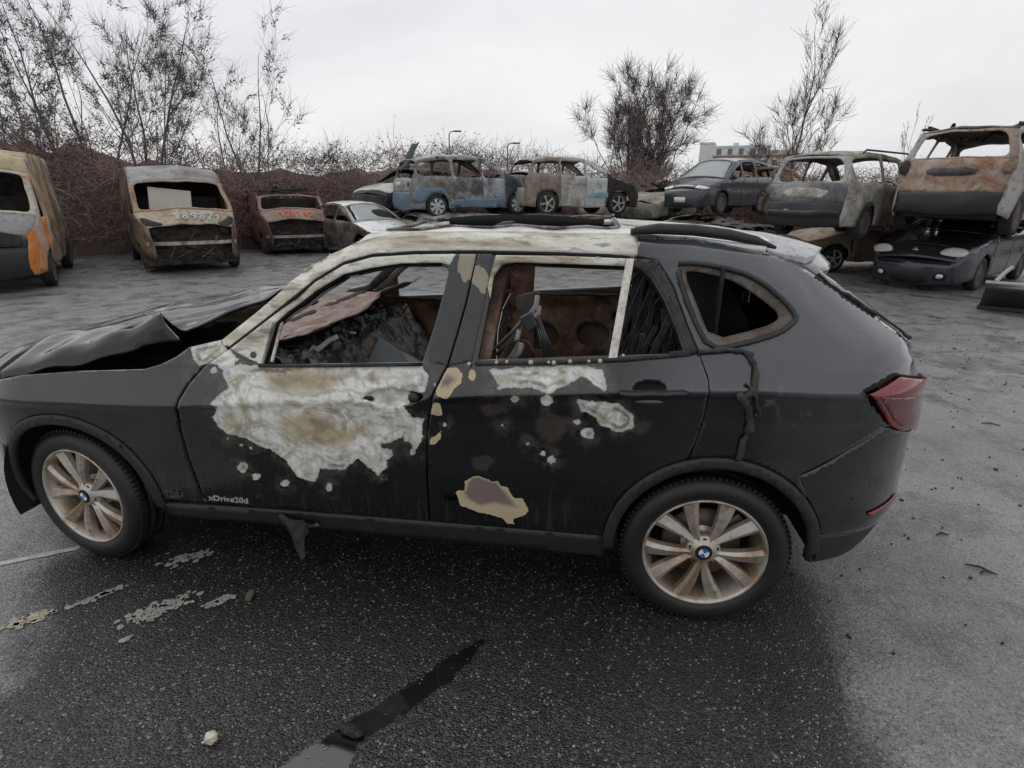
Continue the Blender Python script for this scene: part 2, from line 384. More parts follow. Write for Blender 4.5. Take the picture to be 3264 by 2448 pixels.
    rough = t.mixf(bare, t.mixf(t.math('MAXIMUM', halo, t.math('MULTIPLY', dusty, .6)), t.math('ADD', t.mixf(soot, .06, .18), rain2), .6), .62)
    hgt = t.math('ADD', t.math('MULTIPLY', t.math('MAXIMUM', ash, cream), -.5), t.math('ADD', t.math('MULTIPLY', n1, t.mixf(t.math('MAXIMUM', bare, halo), .0, .16)), t.math('MULTIPLY', t.math('MULTIPLY', t.voro(75), t.step(t.attr('burn'), -.2, -.03)), -.25)))
    t.bump(hgt, .35, .004)
    t.b.inputs['Coat IOR'].default_value = 1.68
    return t.fin(col, rough, 0, t.mixf(bare, .12, .45), t.mixf(bare, .95, 0), .02)
def hero_ash():
    t = NT('ash_coated_pillar_steel'); co = t.coord('Object', (.35, 1, 1.6))
    n = t.noise(7, 6, .62, .4, co); n2 = t.noise(30, 5, .6, .2, co); n1 = t.noise(90, 3, .6)
    c = t.ramp(n, (.28, (.12, .10, .065)), (.40, (.36, .325, .24)), (.51, (.58, .56, .485)), (.68, (.74, .74, .71)))
    c = t.mix(t.math('MULTIPLY', t.step(n2, .54, .68), .7), c, (.17, .145, .10))
    c = t.mix(t.math('MULTIPLY', t.step(n1, .63, .7), .6), c, (.07, .06, .05))
    # behind the fire line the coat turns to dull dark grey
    sx = t.n('ShaderNodeSeparateXYZ'); t.set(sx.inputs[0], t.coord())
    e = t.step(t.math('ADD', sx.outputs[0], t.math('MULTIPLY', t.math('SUBTRACT', t.noise(9, 4), .5), .12)), 1.03, 1.07)
    c = t.mix(e, c, t.mix(n2, (.035, .036, .04), (.075, .076, .08)))
    t.bump(t.math('ADD', n2, t.math('MULTIPLY', n1, .3)), .3, .006)
    return t.fin(c, t.mixf(e, t.mixf(n2, .45, .75), .38), .0, .5)
def hero_roof():
    t = NT('scorched_sky_white_steel'); co = t.coord('Object', (.6, 1, 1))
    n = t.noise(5, 6, .62, .6, co); n2 = t.noise(26, 5, .6, .2, co)
    c = t.ramp(n, (.32, (.07, .06, .055)), (.43, (.42, .41, .39)), (.54, (.72, .72, .70)), (.68, (.84, .84, .83)))  # scorched steel, lifted to near white as a painted sky highlight
    c = t.mix(t.math('MULTIPLY', t.step(n2, .58, .70), .6), c, (.06, .055, .05))
    t.bump(n2, .25, .006)
    return t.fin(c, t.mixf(n2, .18, .5), .25, .5)
def hero_pillar():
    t = NT('scorched_pillar_trim')
    n = t.noise(10, 5, .6, .4); n1 = t.noise(60, 4, .6)
    d = t.math('ADD', t.attr('cream'), t.math('ADD', t.math('MULTIPLY', t.math('SUBTRACT', n, .5), .05), t.math('MULTIPLY', t.math('SUBTRACT', n1, .5), .03)))
    c = t.mix(t.step(d, 0, .003), t.mix(n1, (.040, .041, .044), (.062, .063, .067)), t.mix(n, (.24, .21, .155), (.36, .32, .24)))
    t.bump(n1, .2, .003)
    return t.fin(c, .55)
PAINT = hero_paint(); ASH = hero_ash(); ROOFM = hero_roof(); PILLAR = hero_pillar()
TRIM = plain('weathered_black_plastic', (.022, .022, .024), .55, 0, .3, 14, .15)
RUBBER = plain('wet_tyre_rubber', (.012, .012, .013), .48, 0, .3, 20, .2)
ALLOY = NT('dirty_silver_alloy'); _n = ALLOY.noise(9, 5, .6, .3); _n2 = ALLOY.noise(40, 4)
_c = ALLOY.mix(ALLOY.step(_n, .42, .68), (.54, .49, .435), (.34, .25, .17))
ALLOY = ALLOY.fin(ALLOY.mix(ALLOY.math('MULTIPLY', ALLOY.step(_n2, .6, .72), .6), _c, (.12, .08, .05)), ALLOY.mixf(_n, .28, .55), .65)
BRAKE = plain('rusty_brake_iron', (.16, .12, .10), .5, .6, .5, 12)
BLACK = plain('sooty_cavity', (.009, .0085, .008), .85, 0, .4, 8)
CHAR = burnt('charred_interior', [(.008, .008, .008), (.022, .02, .019), (.045, .04, .038), (.016, .014, .013)], 6, .8)
RUSTIN = burnt('rusted_inner_sheet', [(.03, .022, .018), (.085, .045, .027), (.19, .10, .06), (.22, .19, .16)], 5, .75)
RUSTB = burnt('brown_scorched_sheet', [(.09, .05, .035), (.17, .10, .07), (.28, .21, .18), (.33, .27, .245)], 4, .7)
CHROME = plain('dull_chrome', (.62, .62, .62), .35, .3, .15, 30)
WHITEASH = burnt('white_ash_strip', [(.40, .36, .30), (.62, .58, .52), (.78, .74, .69), (.70, .67, .63)], 16, .85)
_t = NT('red_lamp_lens'); _k = _t.noise(40, 3); REDLENS = _t.fin(_t.mix(_k, (.15, .006, .008), (.22, .012, .014)), .16, 0, .5, .6, .06)
_t = NT('shaded_red_lamp_lens'); REDSHADE = _t.fin(_t.mix(_t.noise(30, 3), (.10, .006, .010), (.14, .010, .014)), .12, 0, .5, .6, .05)
DARKSEAM = plain('panel_seam_shadow_gap', (.004, .004, .004), .9)
GREYPL = plain('blue_grey_plastic', (.045, .058, .066), .45, 0, .25, 10)
STEEL = plain('grey_bare_steel', (.14, .145, .15), .42, .6, .3, 20)
PALE = plain('pale_melted_resin', (.45, .44, .41), .6, 0, .3, 30)
GLASSBIT = plain('crumbled_green_glass', (.16, .22, .20), .15, 0, .3, 40)
def emis_none(): pass

# ================================================================== surfaces of the estate car (front at -x, left flank at y = 0)
YC = .9
def zb_(x): return 1.045+.06*x
_cx = np.array([-2.3, -.9, -.67, -.434, -.044, .32, .5, .77, 1.0, 1.475, 1.83, 2.3]); _cz = np.array([.80, .825, .845, .872, .902, .936, .957, .976, .996, 1.030, 1.028, 1.02])
def zc_(x): return np.interp(x, _cx, _cz)
_ex = np.array([-.3, -.2, -.1, 0, .1, .2, .4, 1.0, 1.25, 1.5, 1.7, 1.95]); _ez = np.array([1.36, 1.425, 1.476, 1.505, 1.522, 1.531, 1.536, 1.535, 1.525, 1.497, 1.46, 1.40])
def ze_(x): return np.interp(x, _ex, _ez)
NS = 2.6; SPAN = .67
def xe_(z): return np.interp(z, [.2, .3, .5, .9, 1.1, 1.2, 1.3, 1.4, 1.5], [2.14, 2.22, 2.29, 2.28, 2.235, 2.17, 2.06, 1.94, 1.82])
def base_y(x, z):
    b = zb_(x); c = zc_(x); e = ze_(x)
    y = np.zeros_like(z)
    lo = [(.2, .09), (.30, .055), (.36, .038), (.44, .030), (.56, .0245), (.66, .021)]
    zz = np.stack([np.full_like(z, q[0]) for q in lo]+[c-.11, c-.022, c, b, e-.07, e-.03, e, e+.2], 0)
    yy = [q[1] for q in lo]+[.0175, .0095, 0, .055, .215, .245, .31, .5]
    for i in range(len(zz)-1):
        k = (z >= zz[i]) & (z <= zz[i+1]); d = np.maximum(zz[i+1]-zz[i], 1e-5)
        y = np.where(k, yy[i]+(yy[i+1]-yy[i])*(z-zz[i])/d, y)
    return y
def HD(x, z):
    x = np.asarray(x, float); z = np.asarray(z, float)
    y = base_y(x, z)
    xe = xe_(z); t = np.clip((x-(xe-SPAN))/SPAN, 0, .99999); y = y+(YC-y)*(1-(1-t**NS)**(1/NS))
    t = np.clip((-1.45-x)/.80, 0, .99999); y = y+(YC-y)*(1-(1-t**2.3)**(1/2.3))
    return y
def side(off=0.0):
    return lambda P: np.stack([P[:, 0], HD(P[:, 0], P[:, 1])+off, P[:, 1]], 1)
UL = 1.2
def wrap(off=0.0):                          # (u, z): flank to the middle of the tail along the rounded corner
    def f(P):
        u, z = P[:, 0], P[:, 1]; x0 = xe_(z)-SPAN; th = np.clip(u/UL, 0, 1)*math.pi/2
        x = np.where(u <= 0, x0+u, x0+SPAN*np.sin(th)**(2/NS)); b = base_y(np.minimum(x, 1.95), z)
        y = np.where(u <= 0, b, b+(YC-b)*(1-np.cos(th)**(2/NS)))
        nx = np.where(u <= 0, 0, np.sin(th)); ny = -np.where(u <= 0, 1, np.cos(th))
        of = off(P) if callable(off) else off
        return np.stack([x-nx*of, y-ny*of, z], 1)
    return f
def hsolve(k, px):                          # photo pixel -> (x, z) on the flank
    d = ray(k, px); t = np.linspace((-.12-CAM[1])/d[1], (.88-CAM[1])/d[1], 500); P = CAM+t[:, None]*d
    g = P[:, 1]-HD(P[:, 0], P[:, 2]); i = np.argmax(g >= 0)
    if g.max() < 0: i = int(np.argmax(g)); return P[i][[0, 2]]
    if i == 0: return P[0][[0, 2]]
    a = g[i-1]/(g[i-1]-g[i]); return (P[i-1]+(P[i]-P[i-1])*a)[[0, 2]]
def hs(k, pts): return np.array([hsolve(k, q) for q in pts])
def to_u(xz):
    x, z = xz[:, 0], xz[:, 1]; x0 = xe_(z)-SPAN; t = (x-x0)/SPAN
    return np.stack([np.where(t <= 0, x-x0, UL*2/math.pi*np.arcsin(np.clip(t, 0, 1)**(NS/2))), z], 1)
def ell(k, c, a, b, n=14): return hs(k, [(c[0]+a*math.cos(2*math.pi*i/n), c[1]+b*math.sin(2*math.pi*i/n)) for i in range(n)])
AX, AZ, ARO, ARI = 1.395, .342, .415, .372
def arch(sgn, r, a0, a1, n=26, cx=None):
    return [((AX*sgn if cx is None else cx)+r*math.cos(a), AZ+r*math.sin(a)) for a in np.linspace(a0, a1, n)]

# burn patches traced on the flank
BURN = [hs(4, [(240,120),(440,128),(900,122),(1500,125),(1550,200),(1520,310),(1390,300),(1385,400),(1440,460),(1510,470),(1500,620),(1450,690),(1430,640),(1390,560),(1340,610),(1230,640),(1260,700),(1280,780),(1220,840),(1150,780),(1090,730),(1000,800),(850,790),(820,880),(700,850),(640,760),(560,690),(460,650),(370,600),(250,570),(190,520),(150,460),(190,400),(130,375),(200,310),(260,270),(220,190)]),
    hs(5, [(380,140),(700,125),(960,120),(1050,150),(1085,260),(1060,280),(1000,220),(930,180),(880,220),(750,285),(640,255),(520,255),(380,280),(440,235)]),
    hs(5, [(900,320),(1060,330),(1140,340),(1240,420),(1230,490),(1150,515),(1040,480),(1010,430),(930,390)]),
    hs(1, [(1000,500),(1170,470),(1200,530),(1100,600),(1050,610),(1010,560)]), hs(4, [(0,10),(240,0),(330,90),(250,170),(120,100),(30,60)]),
    hs(1, [(1110,610),(1150,605),(1150,650),(1110,650)]), hs(1, [(1000,645),(1020,640),(1025,660),(1000,660)])]
for k_, c_, a_, b_ in [(5,(965,515),45,38),(5,(702,638),27,26),(5,(750,672),29,27),(5,(722,330),42,32),(5,(535,317),27,22),(5,(905,450),18,16),(5,(925,517),12,12),(5,(467,473),13,13),(5,(125,468),14,22),(5,(613,578),9,10),(5,(62,232),14,14),
    (4,(350,785),36,34),(4,(440,845),32,28),(4,(620,885),34,26),(4,(905,915),26,30),(4,(1270,700),42,38),(4,(1440,685),24,26),(4,(337,640),20,14),(4,(400,662),17,10),(4,(447,688),17,10),(4,(1400,590),20,26),(4,(252,598),8,8)]:
    BURN.append(ell(k_, c_, a_, b_))
OCHRE = [hs(4, [(460,140),(900,135),(1100,160),(1030,240),(850,330),(600,330),(480,290)]), hs(4, [(540,480),(800,400),(1000,520),(1180,500),(1150,580),(1000,660),(800,670),(650,610)]), hs(4, [(1090,700),(1180,730),(1160,790),(1100,770)]), hs(4, [(330,420),(250,390),(200,420),(260,540),(360,560)])]
CREAM = [hs(5, [(140,130),(200,130),(230,170),(225,220),(170,270),(140,320),(90,300),(62,290),(95,220)]), hs(5, [(62,332),(95,340),(118,410),(90,420),(38,410)]), hs(5, [(38,560),(105,500),(105,540),(70,585),(25,592)]), ell(5, (287,175), 25, 40),
    hs(5, [(185,860),(240,850),(240,800),(300,765),(340,775),(400,800),(440,795),(465,840),(450,815),(490,830),(525,900),(580,900),(620,970),(600,1000),(530,1025),(535,1055),(490,1050),(470,1020),(330,985),(220,945)])]
MAUVE = [hs(5, [(235,860),(290,765),(440,795),(470,850),(540,950),(420,925),(330,940),(260,900)]), hs(5, [(100,200),(150,180),(190,200),(150,240),(100,240)]), hs(5, [(35,420),(80,400),(110,430),(60,480)])]
BROWN = [ell(5, (420,380), 82, 36), ell(5, (745,485), 90, 82), hs(5, [(1260,440),(1340,450),(1320,520),(1260,530)]), ell(5,(340,690),60,40)]
CREAMB = [hs(2, [(1930,345),(2045,345),(2010,520),(1940,560),(1890,440)]), hs(2, [(2020,400),(2075,440),(2130,520),(2090,650),(2040,590),(1975,520)])]
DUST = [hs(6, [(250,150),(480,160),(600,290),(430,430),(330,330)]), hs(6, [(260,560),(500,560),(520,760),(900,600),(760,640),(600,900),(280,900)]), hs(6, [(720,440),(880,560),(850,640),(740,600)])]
def mk(polys, sc=1.0):
    def f(P, V):
        d = np.full(len(P), -9.)
        for q in polys:
            near = (P[:, 0] > q[:, 0].min()-.3) & (P[:, 0] < q[:, 0].max()+.3)
            e = np.full(len(P), -9.)
            if near.any(): e[near] = sdf(q, P[near])
            d = np.maximum(d, e)
        return np.maximum(d, -.3)*sc
    return f
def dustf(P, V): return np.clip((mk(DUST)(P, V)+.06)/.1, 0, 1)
def sky_sheenf(P, V): return np.clip((P[:, 0]-1.0)/.25, 0, 1)*np.clip((P[:, 1]-zc_(P[:, 0])+.02)/.02, .12, 1)  # mask of the painted sky sheen: rear flank, mainly above the crease
PA = dict(burn=mk(BURN), ochre=mk(OCHRE), cream=mk(CREAM), mauve=mk(MAUVE), brown=mk(BROWN), dust=dustf, sky_sheen=sky_sheenf)
NOA = dict(burn=lambda P, V: np.full(len(P), -.3), cream=lambda P, V: np.full(len(P), -.3), ochre=lambda P, V: np.full(len(P), -.3), mauve=lambda P, V: np.full(len(P), -.3), brown=lambda P, V: np.full(len(P), -.3), dust=lambda P, V: np.zeros(len(P)), sky_sheen=lambda P, V: np.zeros(len(P)))

hero = empty('burnt_estate_car')
tag(hero, 'fire-damaged black estate car with whitened peeling front door, standing alone on wet asphalt', 'car')
# outlines on the flank
frame_top = hs(2, [(300,1020),(600,790),(900,550),(1100,430),(1300,375),(1600,355),(2030,350)])
fgap = hs(1, [(1200,525),(1080,610),(1000,700),(945,790),(940,850),(955,950),(990,1080),(1040,1220),(1080,1310)])
Bgap = hs(2, [(2035,350),(1960,700),(1880,980),(1830,1140)]); Bbot = hs(5, [(60,270),(20,500),(20,800),(40,1040)])
fwin = hs(2, [(520,1132),(610,850),(700,770),(900,620),(1100,500),(1300,455),(1500,425),(1780,420),(1830,455),(1835,500),(1740,850),(1650,1115)])
rwin = hs(3, [(225,915),(320,430),(370,362),(450,345),(1100,370),(1180,380),(1250,440),(1330,580),(1400,750),(1440,875)])
rback = np.concatenate([hs(3, [(1280,330),(1370,480),(1450,700)]), hs(5, [(1620,60),(1670,200),(1675,290),(1640,450),(1590,590)])])
rtop = hs(3, [(330,297),(700,302),(1100,318)])
G = .004
SB = .368                                  # lower door edge
# front door
fr = np.concatenate([frame_top[::1], Bgap[1:]+[-G, 0], Bbot+[-G, 0], [[Bbot[-1][0]-G, SB], [fgap[-1][0]+.03, SB]], (fgap[::-1]+[G, 0])[:-1]])
handle_f = hs(4, [(1105,345),(1150,305),(1220,280),(1300,268),(1390,285),(1470,300),(1515,335),(1480,362),(1400,385),(1330,398),(1250,395),(1180,372)])
handle_r = hs(5, [(1225,255),(1250,225),(1310,208),(1380,212),(1425,240),(1430,262),(1380,285),(1300,288),(1240,280)])
def dent(P):
    Q = side()(P); d = mk(BURN[:3])(P, Q); k = np.clip((d+.03)/.09, 0, 1)
    Q[:, 1] += k*np.array([.010*mnoise.noise(Vector((x*5, z*7, 0)))+.002*mnoise.noise(Vector((x*17, z*21, 4))) for x, z in P]); return Q
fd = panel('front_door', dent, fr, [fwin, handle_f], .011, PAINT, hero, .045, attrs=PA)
fd['label'] = 'front door with whitened bare steel patch'
def bowl(poly, depth):
    def f(P):
        d = np.clip(edgedist(poly, P)/.03, 0, 1); y = HD(P[:, 0], P[:, 1]); return np.stack([P[:, 0], y+.002+depth*d*(2-d), P[:, 1]], 1)
    return f
panel('handle_recess', bowl(handle_f, .022), handle_f, [], .01, PAINT, fd, 0, attrs=dict(PA, burn=lambda P, V: .1-np.clip((P[:, 0]-.19)*6, 0, .3), ochre=lambda P, V: np.full(len(P), .0)))
lk = hs(4, [(1440,340)])[0]; mbx = MB(); mbx.lathe([(0, -.012), (.017, -.010), (.020, 0), (.020, .02)], 20, 'y', (lk[0], float(HD(lk[0], lk[1]))+.004, lk[1])); mbx.build('lock_cylinder', TRIM, fd, True)
hl = hs(4, [(1120,330),(1175,330),(1188,348),(1175,362),(1122,352)]); panel('handle_slot', side(.004), hl, [], .02, BLACK, fd, .004)
# window sill strip and pillar trims
def strip_on(name, pts, wdt, mat, parent, off=-.006, rad=None):
    P3 = [(x, float(HD(x, z))+off, z) for x, z in pts]; m = MB(); m.tube(P3, wdt, 6); return m.build(name, mat, parent, True)
strip_on('window_sill_strip', resample(hs(2, [(505,1138),(1000,1137),(1640,1128)]), .05)[:22], .008, CHAR, fd)
fb = panel('door_pillar_trim', side(-.004), np.concatenate([hs(2, [(1895,352),(2033,352)]), Bgap[1:]+[-G, 0], hs(2, [(1700,1110),(1760,850),(1850,500),(1848,440)])]), [], .012, PILLAR, fd, .004, attrs=dict(cream=mk(CREAMB)))
wf = hs(2, [(300,1020),(600,790),(900,550),(1100,430),(1300,375),(1600,355),(1890,352),(1845,430),(1780,412),(1500,417),(1300,447),(1100,492),(900,612),(700,762),(607,845),(560,960),(517,1125),(430,1090)])
panel('door_window_frame', side(-.004), wf, [ell(2, (463,1065), 24, 24, 16)], .012, ASH, fd, .004)
m = MB(); q = hs(2, [(595,830),(515,1122)]); m.tube([(x, float(HD(x, z))-.008, z) for x, z in q], .010, 4); q = hs(2, [(640,820),(560,1130)]); m.tube([(x, float(HD(x, z))+.03, z) for x, z in q], .007, 4); m.build('window_guide', ASH, fd)
# rear door
af = arch(1, ARO+.002, R(131), R(183), 16)
rr = np.concatenate([Bgap[:1]+[G, 0], rtop, rback, [p_ for p_ in arch(1, ARO+.002, R(108), R(172), 16)], [[.99, SB], [Bbot[-1][0]+G, SB]], Bbot[::-1]+[G, 0], Bgap[::-1][:-1]+[G, 0]])
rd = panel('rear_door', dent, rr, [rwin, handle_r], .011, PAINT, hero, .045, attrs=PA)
rd['label'] = 'rear door with cream primer patches'
panel('handle_recess', bowl(handle_r, .035), handle_r, [], .01, BLACK, rd, 0)
hb = hs(5, [(1138,272),(1150,258),(1250,262),(1430,262),(1530,258),(1560,268),(1545,292),(1430,296),(1200,298),(1145,290)])
panel('door_handle', lambda P: np.stack([P[:, 0], HD(P[:, 0], P[:, 1])-.030+.02*(1-np.clip(edgedist(hb, P)/.010, 0, 1)), P[:, 1]], 1), hb, [], .008, TRIM, rd, .022)
panel('handle_underside', side(-.006), ell(5, (1325, 333), 82, 13), [], .02, STEEL, rd, .006)
panel('door_pillar_trim', side(-.004), np.concatenate([Bgap+[G, 0], hs(2, [(2000,1108),(2080,750),(2150,352)])]), [], .012, PILLAR, rd, .004, attrs=dict(cream=mk(CREAMB)))
panel('door_window_frame', side(-.004), hs(3, [(335,300),(700,304),(1098,320),(1090,362),(460,342),(370,350),(322,420),(300,560),(285,480)]), [], .012, ASH, rd, .004)
panel('melted_window_seal', side(-.005), hs(3, [(1150,325),(1278,335),(1368,482),(1450,705),(1515,868),(1445,872),(1400,740),(1335,575),(1255,432),(1185,375),(1110,365)]), [], .012, CHAR, rd, .006)
sq = hs(3, [(1100,318),(1145,320),(1042,912),(992,910)])
panel('ash_white_window_bar', side(-.012), sq, [], .012, WHITEASH, rd, .02)
strip_on('window_sill_strip', resample(hs(3, [(215,935),(700,928),(1100,910),(1450,880),(1515,868)]), .05)[:21], .009, CHAR, rd)
m = MB()
for q in [(340,925),(400,922),(540,925),(645,925),(675,928),(770,920),(880,918),(945,918),(1080,885),(180,935)]:
    s_ = hsolve(3, q); a = random.uniform(.005, .011); m.lathe([(0, -.004), (a, -.003), (a*1.1, .004), (0, .006)], 9, 'y', (s_[0], float(HD(*s_))-.014, s_[1]))
m.build('melted_resin_drips', PALE, rd, True)['kind'] = 'stuff'
# front fender (carries the headlight corner), traced along the popped bonnet
ft = hs(1, [(0,680),(120,655),(420,635),(760,625),(850,600),(930,560),(1000,510),(1170,470)])
fe = np.concatenate([[[-1.93, .80], [-1.80, .86]], ft, fgap+[-G, 0], [[fgap[-1][0]+.012, SB]], [p_ for p_ in arch(-1, ARO+.002, R(2), R(150), 26)], [[-1.88, .62]]])
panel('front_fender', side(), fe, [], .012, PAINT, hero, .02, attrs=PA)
# rear quarter panel with side window opening
qin = hs(3, [(1440,405),(1500,395),(1700,440),(1830,510),(1950,600),(2005,650),(2000,690),(1900,735),(1600,808),(1520,600)])
qout = hs(3, [(1385,352),(1500,345),(1750,390),(1900,460),(2030,570),(2100,660),(2090,690),(2000,760),(1800,820),(1590,862),(1480,650)])
bgapl = hs(6, [(480,1125),(700,1010),(860,910)]); tl = hs(6, [(765,755),(900,680),(1015,610)]); tlow = hs(6, [(880,910),(765,755)])
redge = hs(6, [(1010,610),(930,510),(820,430),(700,350),(600,280),(480,200),(330,130)])
topl = np.array([(x, float(ze_(x))) for x in np.linspace(redge[-1][0]-.06, 1.045, 8)])
qp = np.concatenate([[[1.045, 1.462]], rback+[G, 0], arch(1, ARO+.002, R(106), R(40), 16), bgapl, tlow[:1], tl, redge[1:], topl])
qp[:, 0] = np.minimum(qp[:, 0], xe_(qp[:, 1])-.10)
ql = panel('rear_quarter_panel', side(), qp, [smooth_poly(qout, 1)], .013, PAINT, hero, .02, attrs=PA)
panel('quarter_window_frame', lambda P: np.stack([P[:, 0], HD(P[:, 0], P[:, 1])+.004+.02*np.clip(edgedist(qout, P)/.05, 0, 1), P[:, 1]], 1), smooth_poly(qout, 1)*1.0, [smooth_poly(qin, 1)], .012, burnt('scorched_window_frame', [(.05, .035, .03), (.10, .075, .06), (.15, .13, .12), (.07, .065, .06)], 6, .6), ql, .012)
strip_on('window_seal', resample(smooth_poly(qout, 1), .03), .010, TRIM, ql, -.002)
# fuel flap seam and the melted seal hanging from it
fl = hs(6, [(40,590),(200,578),(255,592),(280,630),(272,750)]); strip_on('fuel_flap_seam', resample(fl, .03)[:14], .0075, DARKSEAM, ql, -.001)
m = MB()
for path, r_ in (([(262,600),(290,650),(276,740),(235,790),(262,840),(258,900),(225,990),(205,1055)], .010), ([(215,765),(245,800),(268,880),(250,940)], .013), ([(270,730),(285,800),(300,865),(280,850)], .009), ([(40,582),(150,568),(230,575),(275,600)], .010)):
    pp = resample(hs(6, path), .025)[:len(path)*4]; pp = np.array([q for q in pp]); 
    k = int(np.argmin(np.hypot(*(pp[len(path)//2:]-hs(6, path)[-1]).T)))+len(path)//2; pp = pp[:k+1]
    m.tube([(x+random.uniform(-.006, .006), float(HD(x, z))-.008-random.uniform(0, .008), z) for x, z in pp], [r_*random.uniform(.6, 1.4) for _ in pp], 7)
m.build('melted_seal', CHAR, ql, True)
# tail lamp wrapping the corner
tail = to_u(hs(6, [(768,757),(900,684),(1012,614),(1046,640),(1050,680),(1025,780),(1000,870),(985,912),(925,928),(880,908)]))
tail[3:8, 0] += [.06, .12, .14, .14, .10]
ridge = lambda P: .010+.022*np.clip(1-np.abs(P[:, 1]-1.005-.09*np.clip(P[:, 0], 0, 1))/.12, 0, 1)
tlamp = panel('tail_lamp', lambda P: wrap(lambda Q: -ridge(Q))(P), tail, [], .012, REDLENS, hero, .02)
low = tail.copy(); low = to_u(hs(6, [(805,770),(960,772),(1035,700),(1022,780),(1000,860),(920,905),(885,880)])); panel('lamp_shaded_facet', lambda P: wrap(lambda Q: -ridge(Q)-.0035)(P), low, [], .012, REDSHADE, tlamp, .003)  # darker copy of the lens: shade painted onto the lower facet
strip_on('lamp_seam', resample(hs(6, [(768,757),(900,684),(1012,614)]), .03)[:13], .007, DARKSEAM, hero, .0)
# rear bumper (wraps round), lower cladding, reflector
def uat(x, z): return to_u(np.array([[x, z]]))[0]
bl = to_u(bgapl-[0, .008]); 
bo = np.concatenate([bl, to_u(hs(6, [(880,912),(925,932)])), [[.62, .825], [UL, .825], [UL, .44], [.5, .44]], to_u(np.array([(2.0, .44), (1.815, .452)])), to_u(np.array(arch(1, ARO+.002, R(16), R(46), 10)))])
bump = panel('rear_bumper', wrap(.003), bo, [], .016, PAINT, hero, .02, attrs=NOA, mirror=YC, both=True)
lc = np.concatenate([to_u(np.array(arch(1, ARO-.03, R(-5), R(14), 6))), to_u(np.array([(1.815, .446), (2.0, .436)])), [[.5, .436], [UL, .436], [UL, .34], [.62, .33], [.4, .305]], to_u(np.array([(2.02, .298), (1.80, .292)]))])
panel('bumper_cladding', wrap(.004), lc, [], .02, TRIM, bump, .025, mirror=YC, both=True)
rf = np.array([(.34, .532), (.60, .560), (.60, .535), (.36, .512)]); panel('reflector', wrap(-.004), rf, [], .02, REDLENS, bump, .004)
# tailgate: lower sheet and burnt window frame
eu = to_u(redge[::-1]); 
tg = np.concatenate([[[eu[-1][0]+.02, .835]], eu[::-1]+[.012, 0], [[UL, 1.47], [UL, .835]]])
tgw = np.array([(eu[2][0]+.10, 1.39), (eu[4][0]+.13, 1.17), (UL+.1, 1.15), (UL+.1, 1.42), (.5, 1.41)])
gate_out = np.array([(eu[-1][0]+.09, .835), (eu[-1][0]+.02, 1.10)]+[(u_+.012, z_) for u_, z_ in eu[::-1]]+[(UL, 1.46), (UL, 1.42), (.55, 1.40), (eu[4][0]+.14, 1.20), (.62, 1.15), (UL, 1.14), (UL, .835)])
panel('tailgate', wrap(.004), gate_out, [], .02, PAINT, hero, .02, attrs=NOA, mirror=YC, both=True)
m = MB(); mm = hs(6, [(545,245),(600,285),(700,352),(820,432),(935,512),(1005,590)])
m.tube([(x+.018, float(HD(x, z))+.012, z+random.uniform(-.004, .006)) for x, z in resample(mm, .03)[:18]], [random.uniform(.004, .009) for _ in range(18)], 6); m.build('melted_gate_seal', CHAR, hero, True)
# rocker cladding and arch trims
sill = np.array([(-1.012, .335), (-.5, .352), (.26, .362), (1.0, .366), (.995, .245), (.6, .25), (-.6, .262), (-1.0, .255)])
panel('sill_cladding', side(-.003), sill, [], .03, TRIM, hero, .03)
for sg, a0, a1 in ((-1, -4, 196), (1, 0, 186)):
    panel('arch_trim', side(-.010), np.array(arch(sg, ARO, R(a0), R(a1), 40)+arch(sg, ARI, R(a1), R(a0), 40)), [], .02, TRIM, hero, .03)
    m = MB(); prof = [(.40, .05), (.40, .30)]; V = []; F = []
    an = np.linspace(R(-20 if sg < 0 else -2), R(200), 26)
    for a in an: V += [(AX*sg+.405*math.cos(a), .045, AZ+.405*math.sin(a)), (AX*sg+.405*math.cos(a), .38, AZ+.405*math.sin(a)), (AX*sg, .38, AZ)]
    for i in range(len(an)-1): F += [(i*3, i*3+1, i*3+4, i*3+3), (i*3+1, i*3+2, i*3+5, i*3+4)]
    mesh('wheel_well', V, F, BLACK, hero)
# cant rail / windscreen pillar
cr_out = hs(2, [(250,950),(500,750),(650,620),(800,490),(900,422),(1000,358)]); 
cant = np.concatenate([hs(2, [(215,990)]), cr_out, [(x, float(ze_(x))) for x in np.linspace(-.10, 1.045, 18)], [[1.045, 1.468]], hs(3, [(1000,296),(700,282),(300,275)]), hs(2, [(2030,330),(1600,333),(1300,352),(1100,408),(900,528),(600,770),(310,1003)])])
panel('windscreen_pillar', side(), cant, [], .013, ASH, hero, .05)
m = MB(); dr = np.concatenate([hs(2, [(300,1012),(600,780),(900,539),(1100,419),(1300,364),(1600,344),(2030,340)]), hs(3, [(600,292),(1000,306),(1120,318)])])
m.tube([(x, float(HD(x, z))+.006, z) for x, z in dr], .008, 6); m.build('door_seal', BLACK, hero, True)
